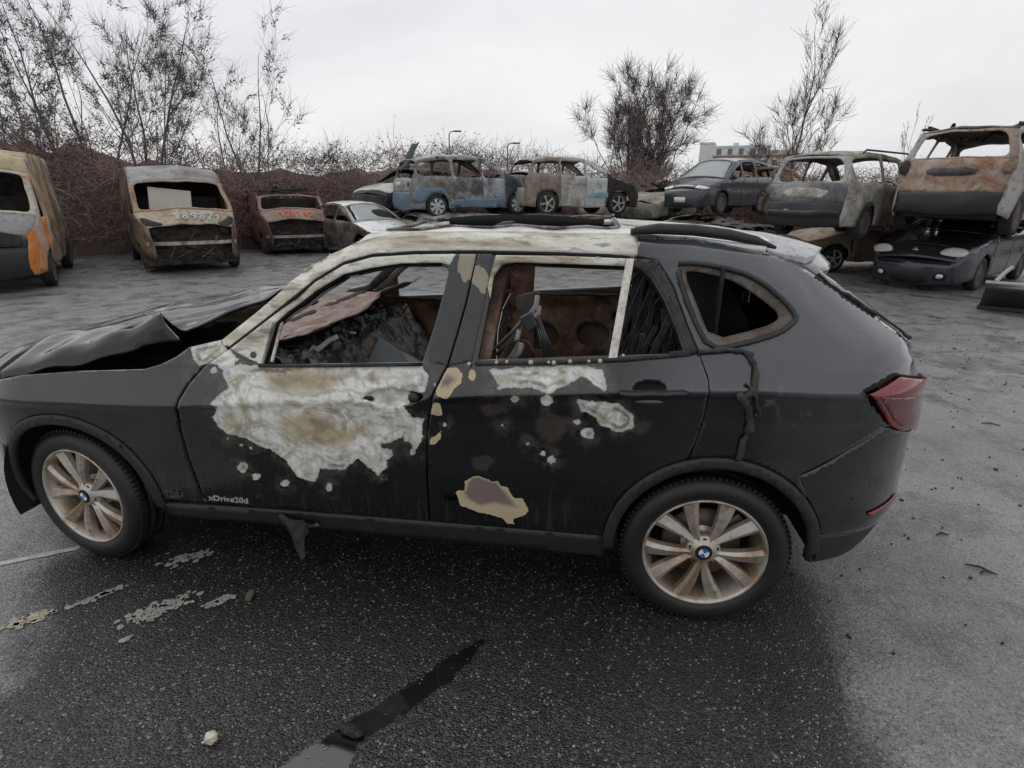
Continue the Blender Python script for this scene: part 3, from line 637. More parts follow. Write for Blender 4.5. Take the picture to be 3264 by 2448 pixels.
# roof skin with the open sunroof
def roofmap(P):
    x, v = P[:, 0], P[:, 1]; e = ze_(x); ye = .305; y = ye+(YC-ye)*v
    zr = np.interp(x, [-.35, -.15, 0, .2, .5, 1.0, 1.5, 1.95], [1.44, 1.502, 1.53, 1.548, 1.568, 1.566, 1.535, 1.47])
    z = zr-(zr-e-.002)*(1-v)**3
    z = z+.006*np.sin(x*23+v*5)*np.sin(v*9)*np.clip((1.1-x)*3, 0, 1)
    return np.stack([x, y, z], 1)
ro = np.array([(-.10, 0), (.3, 0), (.8, 0), (1.2, 0), (1.52, 0), (1.58, .3), (1.60, 1), (.98, 1), (.98, .25), (.93, .14), (.05, .14), (0, .25), (-.03, 1), (-.16, 1), (-.13, .4)])
panel('roof', roofmap, ro, [], .03, ROOFM, hero, .03, mirror=YC, both=True, outward=np.array([.5, .9, .3]))
m = MB(); lip = [(.98, v) for v in (1, .6, .3)]+[(.975, .2), (.93, .14)]+[(x, .14) for x in np.linspace(.85, .1, 9)]+[(.04, .16), (0, .25), (-.02, .6), (-.03, 1)]
lp = roofmap(np.array(lip)); lp2 = lp[::-1].copy(); lp2[:, 1] = 2*YC-lp2[:, 1]; lp2[:, 2] += .012
m.tube(np.concatenate([lp, lp2[1:]])+[0, 0, .004], [random.uniform(.004, .008) for _ in range(len(lp)+len(lp2)-1)], 6, False); m.build('sunroof_rim', burnt('charred_rim', [(.02, .018, .016), (.05, .045, .04), (.30, .29, .27), (.12, .1, .09)], 9, .6), hero, True)
m = MB(); cb = roofmap(np.array([(.50, .14), (.5, 1)])); m.tube([(.42, .40, 1.515), (.44, .9, 1.535), (.42, 1.40, 1.52)], .016, 6); m.build('sunroof_crossbar', CHAR, hero, True)
grid_surface('sunroof_inner_edge', lambda a, b: (-.03+1.0*a, 1.405, 1.535+(.034*math.sin(math.pi*min(1, a*1.15)*.9)**.7)*(1-b)-.03*b), 20, 3, BLACK, hero, .01)
# spoiler
def spmap(P):
    a, v = P[:, 0], P[:, 1]; x = 1.53+.03*v+a*(.175+.13*np.clip(v*1.6, 0, 1)); y = .33+(YC-.33)*v
    zr = np.interp(x, [1.5, 1.7, 1.8, 1.97], [1.528, 1.512, 1.49, 1.44])
    return np.stack([x, y, zr-.045*(1-v)**3-.02*a*(1-v)**2], 1)
panel('roof_spoiler', spmap, np.array([(0, 0), (.5, 0), (.85, .03), (1, .12), (1.02, .5), (1.03, 1), (0, 1)]), [], .05, burnt('paled_spoiler_skin', [(.20, .20, .20), (.36, .37, .38), (.46, .47, .48), (.5, .5, .5)], 5, .4), hero, .045, mirror=YC, both=True, outward=np.array([1.7, .9, 1.2]))
# roof rail (rear remnant)
m = MB(); rp = hs(3, [(1165,160),(1400,165),(1600,190),(1800,235),(1985,285)])
P3 = [(1.035, .30, 1.548), (1.12, .30, 1.556), (1.25, .30, 1.553), (1.38, .305, 1.538), (1.48, .315, 1.518), (1.56, .33, 1.492)]
m.tube(P3, [.014, .020, .021, .020, .017, .006], 8); m.tube([(1.03, .30, 1.555), (1.03, .305, 1.535)], .012, 6); m.build('roof_rail', TRIM, hero, True)
# far flank: mirrored panels
FAR = burnt('far_door_inner', [(.018, .015, .013), (.05, .034, .025), (.10, .065, .045), (.12, .105, .09)], 4, .8)
for nm, ol, hol in (('front_door', fr, [fwin]), ('rear_door', rr, [rwin]), ('front_fender', fe, []), ('rear_quarter_panel', qp, [smooth_poly(qout, 1)]), ('windscreen_pillar', cant, []), ('sill_cladding', sill, [])):
    o = panel(nm, side(), ol, hol, .03, [PAINT if nm != 'windscreen_pillar' else CHAR, FAR], hero, .03, mirror=YC, attrs=NOA)
    o.modifiers['thick'].material_offset = 1 if nm != 'windscreen_pillar' else 0
    if nm in ('front_door', 'rear_door'):
        # inner sheet with stamped openings
        x0, x1 = (-.60, .24) if nm == 'front_door' else (.33, 1.15)
        hol2 = [np.array([(x0+w_*(x1-x0)+r_*math.cos(a), z_+r_*s_*math.sin(a)) for a in np.linspace(0, 2*math.pi, 14)[:-1]]) for w_, z_, r_, s_ in ((.3, .78, .12, .8), (.72, .80, .11, .8), (.5, .58, .10, .5), (.9, .93, .03, 1), (.08, .93, .035, 1))]
        panel('inner_sheet', lambda P: np.stack([P[:, 0], HD(P[:, 0], P[:, 1])+.075+.012*np.sin(P[:, 0]*21)*np.sin(P[:, 1]*17), P[:, 1]], 1), np.array([(x0, .42), (x1, .42), (x1, 1.03+.05*x1), (x0+.05, 1.03+.05*x0)]), hol2, .03, RUSTIN, o, .004, mirror=YC)
        m = MB(); zt = 1.05+.06*x0
        m.tube([(x0+(x1-x0)*i/8, 1.66+random.uniform(-.012, .012), zt+.05*i/8*.06+random.uniform(0, .012)) for i in range(9)], .010, 5); m.build('sill_remnant', CHAR, o)
panel('far_pillar', lambda P: np.stack([P[:, 0], HD(P[:, 0], P[:, 1])+.085, P[:, 1]], 1), np.array([(.36, .4), (.54, .4), (.52, 1.05), (.55, 1.45), (.40, 1.45), (.37, 1.05)]), [ell(2, (2000, 600), 20, 30), ell(2, (1950, 800), 15, 20)], .03, RUSTIN, hero, .03, mirror=YC)
panel('near_pillar', lambda P: np.stack([P[:, 0], HD(P[:, 0], P[:, 1])+.085, P[:, 1]], 1), np.array([(.30, .4), (.50, .4), (.50, 1.05), (.56, 1.45), (.42, 1.45), (.38, 1.05)]), [], .03, RUSTIN, hero, .03)
panel('rear_lamp_pillar', lambda P: np.stack([P[:, 0], HD(P[:, 0], P[:, 1])+.07, P[:, 1]], 1), np.array([(1.15, .9), (1.32, .9), (1.30, 1.1), (1.17, 1.44), (1.10, 1.44), (1.15, 1.1)]), [], .03, CHAR, hero, .03, mirror=YC)
# far tail lamp
panel('tail_lamp', wrap(-.01), tail, [], .03, REDLENS, hero, .02, mirror=YC)
# front bumper (mostly outside the photograph) wrapping the nose
def nose(P):
    u, z = P[:, 0], P[:, 1]; th = np.clip(u, 0, 1)*math.pi/2; x0 = -1.45; x = x0-.80*np.sin(th)**(2/2.3); b = base_y(np.maximum(x, -2.2), z)
    return np.stack([x, b+(YC-b)*(1-np.cos(th)**(2/2.3)), z], 1)
def nu(x): return 2/math.pi*math.asin(min(1, max(0, (-1.45-x)/.8))**1.15)
fbp = np.array([(nu(-1.80), .30), (nu(-1.815), .45), (nu(-1.76), .60), (nu(-1.84), .70), (nu(-1.98), .76), (.75, .70), (1, .70), (1, .22), (.7, .22), (nu(-1.9), .24)])
fbump = panel('front_bumper', nose, fbp, [np.array([(.78, .62), (.78, .35), (.97, .35), (.97, .62)])], .03, PAINT, hero, .02, attrs=NOA, mirror=YC, both=True)
panel('headlamp', nose, np.array([(nu(-1.82), .80), (nu(-1.90), .70), (.70, .70), (.72, .80), (.6, .82)]), [], .03, CHROME, hero, .02)
panel('headlamp', nose, np.array([(nu(-1.82), .80), (nu(-1.90), .70), (.70, .70), (.72, .80), (.6, .82)]), [], .03, CHROME, hero, .02, mirror=YC)
# warped bonnet: near flank folded up into a ridge, rear corner torn
def hood(a, b):
    bb = [0, .08, .12, .24, .40, .80, .92, 1.0]; y = np.interp(b, bb, [.14, .150, .180, .34, .58, 1.25, 1.52, 1.65])
    e_ = max(0, abs(y-.9)-.28)/.48; x = -2.20+.44*e_**1.8; x = x+a*(-.92-x)
    zn = np.interp(x, [-2.2, -2.1, -1.83, -1.46, -1.2, -1.05, -.93, -.84], [.70, .74, .842, .93, .98, 1.02, 1.07, 1.11])
    zr = np.interp(x, [-2.2, -2.1, -1.83, -1.6, -1.34, -1.1, -.98, -.90], [.72, .77, .885, .965, 1.045, 1.105, 1.165, 1.205])
    zm = np.interp(x, [-2.2, -2.12, -2.0, -1.8, -1.5, -1.2, -.94], [.76, .82, .90, .985, 1.065, 1.115, 1.135])
    fold = np.clip((x+1.55)/.6, 0, 1); sag = .05*fold
    z = np.interp(b, bb, [zn, zn+.62*(zr-zn), zr, zm-sag, zm-sag*.4, zm, .5*(zm+zn)+.02, zn])
    z += .010*math.sin(x*11+y*6)*np.clip((x+1.9)*1.2, 0, 1)+.006*math.sin(x*23-y*13)
    if a > .9: x += .09*(a-.9)/.1*np.clip(1-b/.22, 0, 1)**1.2-.05*(a-.9)/.1*math.sin(b*9)
    return (x, y, z)
HOODM = NT('smoked_bonnet_paint'); _n = HOODM.noise(3.2, 6, .62, .8, HOODM.coord('Object', (.5, 1.6, 1))); _b = HOODM.noise(40, 4)
HOODM.bump(_b, .12, .004)
HOODM = HOODM.fin(HOODM.ramp(_n, (.46, (.0045, .0047, .0055)), (.56, (.012, .0115, .0115)), (.61, (.06, .04, .034)), (.66, (.14, .13, .125)), (.76, (.26, .255, .25))), HOODM.mixf(HOODM.step(_n, .52, .64), .09, .34), 0, .15, .8, .03)
grid_surface('bonnet', hood, 60, 70, HOODM, hero, .012)
# engine bay, firewall, floor, seats
def lumps(name, x0, x1, y0, y1, zf, amp, mat, nx=40, ny=40, sc=7, parent=hero):
    def f(a, b):
        x = x0+a*(x1-x0); y = y0+b*(y1-y0); v = Vector((x*sc, y*sc, 3.3))
        return (x+.02*mnoise.noise(v+Vector((9, 0, 0))), y+.02*mnoise.noise(v+Vector((0, 9, 0))), zf(x, y)+amp*mnoise.noise(v)+amp*.6*mnoise.noise(v*2.7)+amp*.3*mnoise.noise(v*7))
    return grid_surface(name, f, nx, ny, mat, parent, 0)
lumps('engine_bay', -2.0, -.66, .20, 1.60, lambda x, y: .80, .05, CHAR)
m = MB(); m.box((-.63, .9, .72), (.02, .78, .34)); m.build('firewall', BLACK, hero)
m = MB(); m.box((0, .9, .30), (.97, .80, .03)); m.box((0, .9, .36), (1.95, .48, .05)); m.box((1.75, .9, .55), (.40, .48, .17)); m.build('floor_pan', BLACK, hero)
lumps('burnt_cowl', -.74, -.50, .16, 1.64, lambda x, y: 1.055, .012, RUSTB, 8, 50)
# rusty brown screen base sheet seen through the screen
grid_surface('screen_base_sheet', lambda a, b: (-.58+.36*a+.03*math.sin(b*9), .30+1.30*b, 1.05+.10*a-.02*math.sin(a*3.1)+.02*mnoise.noise(Vector((a*4, b*9, 1)))+.03*(b > .5)*a), 14, 40, RUSTB, hero, .006)
lumps('dashboard_remains', -.50, -.10, .22, 1.58, lambda x, y: .975-2.0*max(0, x+.30), .06, burnt('ashen_dashboard', [(.008, .008, .008), (.03, .028, .026), (.20, .19, .18), (.05, .04, .035)], 13, .8), 40, 110, 14)
m = MB()
for i in range(70):
    x = random.uniform(-.46, -.26); y = random.uniform(.25, 1.5); z = .97
    p0 = Vector((x, y, z)); d = Vector((random.uniform(-1, 1), random.uniform(-1, 1), random.uniform(-.2, .6)))*.09
    m.tube([p0, p0+d*.5+Vector((0, 0, .02)), p0+d], random.uniform(.003, .007), 4)
m.build('dangling_wires', CHAR, hero)['kind'] = 'stuff'
m = MB(); m.tube([(-.36, .36, .98), (-.29, .40, 1.04), (-.255, .42, 1.055)], .012, 6); m.tube([(-.38, .33, .96), (-.36, .40, 1.0)], .02, 6); m.build('column_stalk', PALE, hero)
m = MB()
for i in range(26):
    c_ = Vector((random.uniform(-.42, -.30), random.uniform(.6, 1.1), 1.0+random.uniform(-.01, .025))); m.box(c_, (random.uniform(.006, .02), random.uniform(.006, .02), .004), M=Matrix.Rotation(random.uniform(0, 3), 3, Vector((random.random(), random.random(), 1))))
m.build('broken_glass', GLASSBIT, hero)['kind'] = 'stuff'
def seat(y0, x0, nm):
    s_ = empty(nm, (0, 0, 0), 0, hero); m = MB()
    m.tube([(x0, y0-.2, .55), (x0-.45, y0-.2, .52), (x0-.45, y0+.2, .52), (x0, y0+.2, .55)], .016, 6)
    for k in range(6): m.tube([(x0-.42+.07*k, y0-.2, .53), (x0-.42+.07*k, y0+.2, .54)], .005, 4)
    m.build('cushion_frame', CHAR, s_); m = MB()
    m.tube([(x0, y0-.21, .52), (x0+.12, y0-.20, .90), (x0+.16, y0-.12, 1.00), (x0+.16, y0+.12, 1.00), (x0+.12, y0+.20, .90), (x0, y0+.21, .52)], .018, 6)
    for k in range(5): m.tube([(x0+.02+.025*k, y0-.2, .60+.08*k), (x0+.02+.025*k, y0+.2, .60+.08*k)], .005, 4)
    m.build('backrest_frame', CHAR, s_)
seat(.48, .12, 'front_seat'); seat(1.32, .12, 'front_seat')
lumps('rear_seat_remains', .72, 1.22, .20, 1.60, lambda x, y: .58+1.0*max(0, x-.98), .05, CHAR, 30, 60, 9)
m = MB()
for i in range(60):
    y = random.uniform(.20, .62) if i < 40 else random.uniform(.7, 1.55); x = 1.10+random.uniform(-.10, .10); z0 = random.uniform(.75, .95); h_ = random.uniform(.15, .5)
    m.tube([(x, y, z0), (x+.05+random.uniform(-.04, .04), y+random.uniform(-.03, .03), z0+h_*.5), (x+.10+random.uniform(-.06, .05), y+random.uniform(-.05, .05), min(1.40, z0+h_))], random.uniform(.006, .016), 4)
m.build('charred_seat_strands', CHAR, hero)['kind'] = 'stuff'
lumps('charred_seat_side', 1.0, 1.28, .20, .26, lambda x, y: .75+2.0*max(0, x-1.05), .03, CHAR, 20, 6)
grid_surface('cargo_lining', lambda a, b: (1.34+.02*math.sin(b*7), .16+1.48*b, .45+.98*a+.02*mnoise.noise(Vector((a*6, b*9, 2)))), 16, 24, BLACK, hero, .01)
panel('cargo_side_blackout', lambda P: np.stack([P[:, 0], HD(P[:, 0], P[:, 1])+.10, P[:, 1]], 1), np.array([(1.22, .5), (1.95, .5), (1.95, 1.1), (1.72, 1.33), (1.5, 1.43), (1.17, 1.43)]), [], .05, BLACK, hero, .02, mirror=YC)  # black sheet added over the far window to keep the cargo dark
grid_surface('tailgate_blackout', lambda a, b: (1.98-.50*a**1.8, .36+1.08*b, .45+.98*a), 8, 8, BLACK, hero, .01)  # black sheet added across the tail to close and darken the cargo
grid_surface('headlining', lambda a, b: (1.02+.50*a, .36+1.08*b, 1.47-.06*a), 6, 6, BLACK, hero, .01)
m = MB(); q = at(3, (1805, 530), 1, .35); m.tube([q+np.array([-.012, 0, -.03]), q+np.array([-.012, 0, .012]), q+np.array([.012, 0, .012]), q+np.array([.012, 0, -.03])], .004, 5); m.build('cargo_hook', STEEL, hero)
# wheels
def make_wheel(name):
    wh = empty(name); m = MB()
    pr = [(.236, .016), (.246, .002), (.262, -.006), (.286, -.008), (.304, -.002), (.317, .010), (.326, .026), (.3295, .045), (.330, .062), (.322, .064), (.322, .072), (.331, .074), (.332, .105), (.323, .107), (.323, .117), (.332, .119), (.331, .150), (.322, .152), (.322, .160), (.330, .162), (.3295, .18), (.326, .198), (.317, .214), (.30, .226), (.27, .229), (.245, .222), (.236, .206)]
    m.lathe(pr, 96); ty = m.build('tyre', RUBBER, wh, True)
    m = MB()
    for i in range(88):                     # shoulder blocks
        a = 2*math.pi*i/88
        for yo in (.034, .19): m.box((.327*math.cos(a), yo, .327*math.sin(a)), (.0055, .016, .0042), M=Matrix.Rotation(-a, 3, 'Y'))
    m.build('tread_blocks', RUBBER, ty)['kind'] = 'stuff'
    m = MB(); m.lathe([(.2395, .018), (.243, .006), (.240, .000), (.233, .002), (.228, .012), (.222, .030), (.212, .06), (.207, .10), (.205, .19), (.215, .205)], 72); rim = m.build('rim', ALLOY, wh, True)
    for p_ in range(5):
        base = R(270)+p_*R(72)
        for s_ in (-1, 1):
            V = []; rr_ = np.linspace(.045, .232, 9)
            for i, r_ in enumerate(rr_):
                t_ = (r_-.045)/.187; an = base+s_*(R(9)+R(9.5)*t_); wd = .0105+.0205*t_**.9
                rad = np.array([math.cos(an), 0, math.sin(an)]); tan = np.array([-math.sin(an), 0, math.cos(an)])
                yf = .010+.018*(1-t_)*0+.020*math.sin(math.pi*min(1, t_*1.0))*-.3+.008*(1-t_)
                V += [rad*r_-tan*wd*1.15+[0, yf+.034, 0], rad*r_-tan*wd+[0, yf+.010, 0], rad*r_-tan*wd*s_*-.35+[0, yf, 0], rad*r_+tan*wd+[0, yf+.010, 0], rad*r_+tan*wd*1.15+[0, yf+.034, 0]]
            F = [(i*5+j, (i+1)*5+j, (i+1)*5+j+1, i*5+j+1) for i in range(8) for j in range(4)]+[(i*5+4, (i+1)*5+4, (i+1)*5, i*5) for i in range(8)]
            mm_ = MB(); mm_.add(V, F); mm_.build('spoke', ALLOY, wh, False, .002)
    m = MB(); m.lathe([(0, .012), (.036, .012), (.040, .016), (.062, .022), (.070, .034), (.066, .06)], 40); hubo = m.build('hub', ALLOY, wh, True)
    for i in range(5):
        a = R(306)+i*R(72); m = MB(); m.lathe([(0, .0), (.0085, .0), (.0085, .012)], 10, 'y', (.053*math.cos(a), .0195, .053*math.sin(a))); m.build('wheel_bolt', BLACK, hubo)
    cap = empty('centre_cap', (0, 0, 0), 0, wh)
    m = MB(); m.lathe([(0, .009), (.030, .009), (.034, .012), (.034, .02)], 40); m.build('cap_ring', BLACK, cap, True)
    WH_ = plain('badge_white', (.75, .75, .75), .3, 0, .05); BL_ = plain('badge_blue', (.02, .16, .42), .3, 0, .1)
    for i in range(4):
        m = MB(); a0 = i*math.pi/2+R(25); m.add([(0, .0068, 0)]+[(.0205*math.cos(a0+math.pi/2*j/8), .0068, .0205*math.sin(a0+math.pi/2*j/8)) for j in range(9)], [tuple(range(10))]); m.build('badge_quarter', WH_ if i % 2 else BL_, cap)
    m = MB(); m.lathe([(.03, .085), (.155, .085), (.155, .105), (.03, .105)], 48, closed=True); m.build('brake_disc', BRAKE, wh, True)
    m = MB(); m.lathe([(0, .075), (.07, .075), (.085, .09)], 32); m.build('brake_hat', CHROME, wh, True)
    m = MB(); m.box((.105, .09, .095), (.06, .035, .035), M=Matrix.Rotation(R(-45), 3, 'Y')); m.build('brake_caliper', BRAKE, wh, False, .01)
    m = MB(); m.lathe([(0, .16), (.21, .16)], 32); m.build('wheel_back', BLACK, wh)
    return wh
w0 = make_wheel('wheel'); w0.parent = hero; w0.location = (1.38, .028, .328)
for (x_, y_, rz) in ((-1.415, .05, R(-9)), (1.38, 2*YC-.028, math.pi), (-1.415, 2*YC-.05, math.pi-R(9))):
    c_ = copy_tree(w0, hero); c_.location = (x_, y_, .328); c_.rotation_euler = (0, 0 if rz > 1 else R(28), rz)
w0.rotation_euler = (0, R(0), 0)
# chrome badge lettering on the door
def text_mesh(name, txt, height, width, mat, parent, place):
    cu = bpy.data.curves.new(name, 'FONT'); cu.body = txt; cu.size = 1; cu.extrude = .02; to = bpy.data.objects.new(name, cu); C.objects.link(to)
    dg = bpy.context.evaluated_depsgraph_get(); me = bpy.data.meshes.new_from_object(to.evaluated_get(dg)); C.objects.unlink(to); bpy.data.objects.remove(to)
    V = np.array([v.co[:] for v in me.vertices]); mn, mxx = V.min(0), V.max(0); V = (V-mn)/(mxx-mn+1e-9)
    F = [tuple(p_.vertices) for p_ in me.polygons]
    return mesh(name, place(V*[width, height, 1]), F, mat, parent, False)
be = hs(4, [(138,990),(388,1012)])
text_mesh('door_badge', 'xDrive20d', .026, be[1][0]-be[0][0], CHROME, fd, lambda V: np.stack([be[0][0]+V[:, 0], HD(be[0][0]+V[:, 0], be[0][1]+V[:, 1]+(be[1][1]-be[0][1])*V[:, 0]/.18)-.001-.004*V[:, 2], be[0][1]+V[:, 1]+(be[1][1]-be[0][1])*V[:, 0]/.18], 1))
# ragged film hanging from the sill
V = []; nA, nB = 12, 9
fp = [at(4, q, 1, .02) for q in ((545, 1080), (850, 1160))]
for i in range(nA):
    for j in range(nB):
        a, b = i/(nA-1), j/(nB-1); t0 = np.array(fp[0])*(1-a)+np.array(fp[1])*a
        ln = .20*math.exp(-((a-.42)/.24)**2)+.03; V.append(t0+[.02*b*(.45-a)*3+.012*mnoise.noise(Vector((a*9, b*7, 0))), .03*mnoise.noise(Vector((a*7, b*6, 4)))-.012+.03*b, .01-ln*b*(.8+.4*random.random()*(b > .8))])
o = mesh('hanging_plastic_film', V, [(i*nB+j, (i+1)*nB+j, (i+1)*nB+j+1, i*nB+j+1) for i in range(nA-1) for j in range(nB-1)], plain('grey_wet_film', (.06, .06, .065), .25, 0, .5, 20), hero)

# folding frame, plate, coil and belt reel seen through the rear door window
ff = empty('folding_metal_frame', (0, 0, 0)); tag(ff, 'scorched folding metal frame with coil spring lying behind the rear door window', 'frame')
Y0 = .42
def pr_(q, y=Y0): return tuple(at(3, q, 1, y))
m = MB(); m.tube([pr_((240, 935)), pr_((420, 760)), pr_((510, 660))], .007, 6); m.tube([pr_((275, 940)), pr_((430, 790)), pr_((520, 690))], .007, 6); m.build('side_tube', STEEL, ff, True)
for dx in (0, 22, 45, 66):
    m = MB(); m.tube([pr_((560+dx*.35, 665), Y0+.03), pr_((628+dx, 930), Y0+.03)], .0055, 5); m.build('leg_rod', STEEL, ff, True)
m = MB(); m.tube([pr_((578, 540)), pr_((570, 600)), pr_((530, 655))], .011, 7); m.tube([pr_((585, 600)), pr_((585, 640)), pr_((545, 665)), pr_((505, 680))], .012, 7); m.build('latch', PALE, ff, True)
m = MB(); m.box(pr_((530, 690)), (.03, .02, .035), M=Matrix.Rotation(R(-30), 3, 'Y')); m.build('hinge_block', GREYPL, ff, False, .008)
m = MB(); m.tube([pr_((470, 740)), pr_((455, 800)), pr_((420, 900)), pr_((380, 935))], .012, 7); m.tube([pr_((480, 820)), pr_((470, 870)), pr_((420, 915))], .016, 7); m.build('cast_bracket', PALE, ff, True)
a_ = [pr_((360+80*t_, 930-130*t_), Y0-.02) for t_ in np.linspace(0, 1, 60)]; m = MB(); m.tube([(p_[0]+.018*math.cos(k*1.3), p_[1]+.018*math.sin(k*1.3), p_[2]) for k, p_ in enumerate(a_)], .0035, 4); m.build('coil_spring', RUSTIN, ff, True)
m = MB(); m.tube([pr_((470, 800)), pr_((520, 810)), pr_((560, 870)), pr_((590, 930))], .008, 6); m.build('corrugated_hose', RUSTIN, ff, True)
V_ = [pr_(q, 1.15) for q in ((448, 585), (455, 545), (575, 512), (592, 528), (588, 600), (520, 640), (470, 645))]
m = MB(); m.add(V_, [tuple(range(7))]); o = m.build('headrest_plate', burnt('plate_grey', [(.045, .04, .036), (.09, .082, .075), (.14, .13, .12)], 9), hero); o.modifiers.new('t', 'SOLIDIFY').thickness = .03
# things lying on the front seat
bx = empty('plastic_box', (0, 0, 0)); tag(bx, 'blue-grey plastic box lid lying on the burnt front seat behind the door window', 'box')
V_ = [at(2, q, 1, y_) for q, y_ in (((1265, 1125), .45), ((1350, 930), .62), ((1500, 1030), .80), ((1640, 1105), .78), ((1560, 1140), .50))]
m = MB(); m.add([tuple(v) for v in V_], [(0, 1, 2, 3, 4)]); o = m.build('lid', GREYPL, bx); o.modifiers.new('t', 'SOLIDIFY').thickness = .02
m = MB(); m.tube([tuple(V_[1]), tuple(V_[2]), tuple(V_[3])], .008, 5); m.build('lid_rim', GREYPL, bx, True)
fm = empty('square_frame', (0, 0, 0)); tag(fm, 'small square metal frame holding a white ash lump on the burnt dashboard side', 'frame')
c4_ = [tuple(at(2, q, 1, .50)) for q in ((945, 1105), (1035, 1025), (1140, 1085), (1060, 1135))]
m = MB(); m.tube(c4_+[c4_[0]], .006, 5); m.build('rim', STEEL, fm)
m = MB(); m.add([tuple(at(2, q, 1, .51)) for q in ((970, 1100), (1000, 1065), (1040, 1075), (1070, 1065), (1100, 1090), (1060, 1128), (1010, 1125))], [tuple(range(7))]); m.build('ash_lump', PALE, fm)
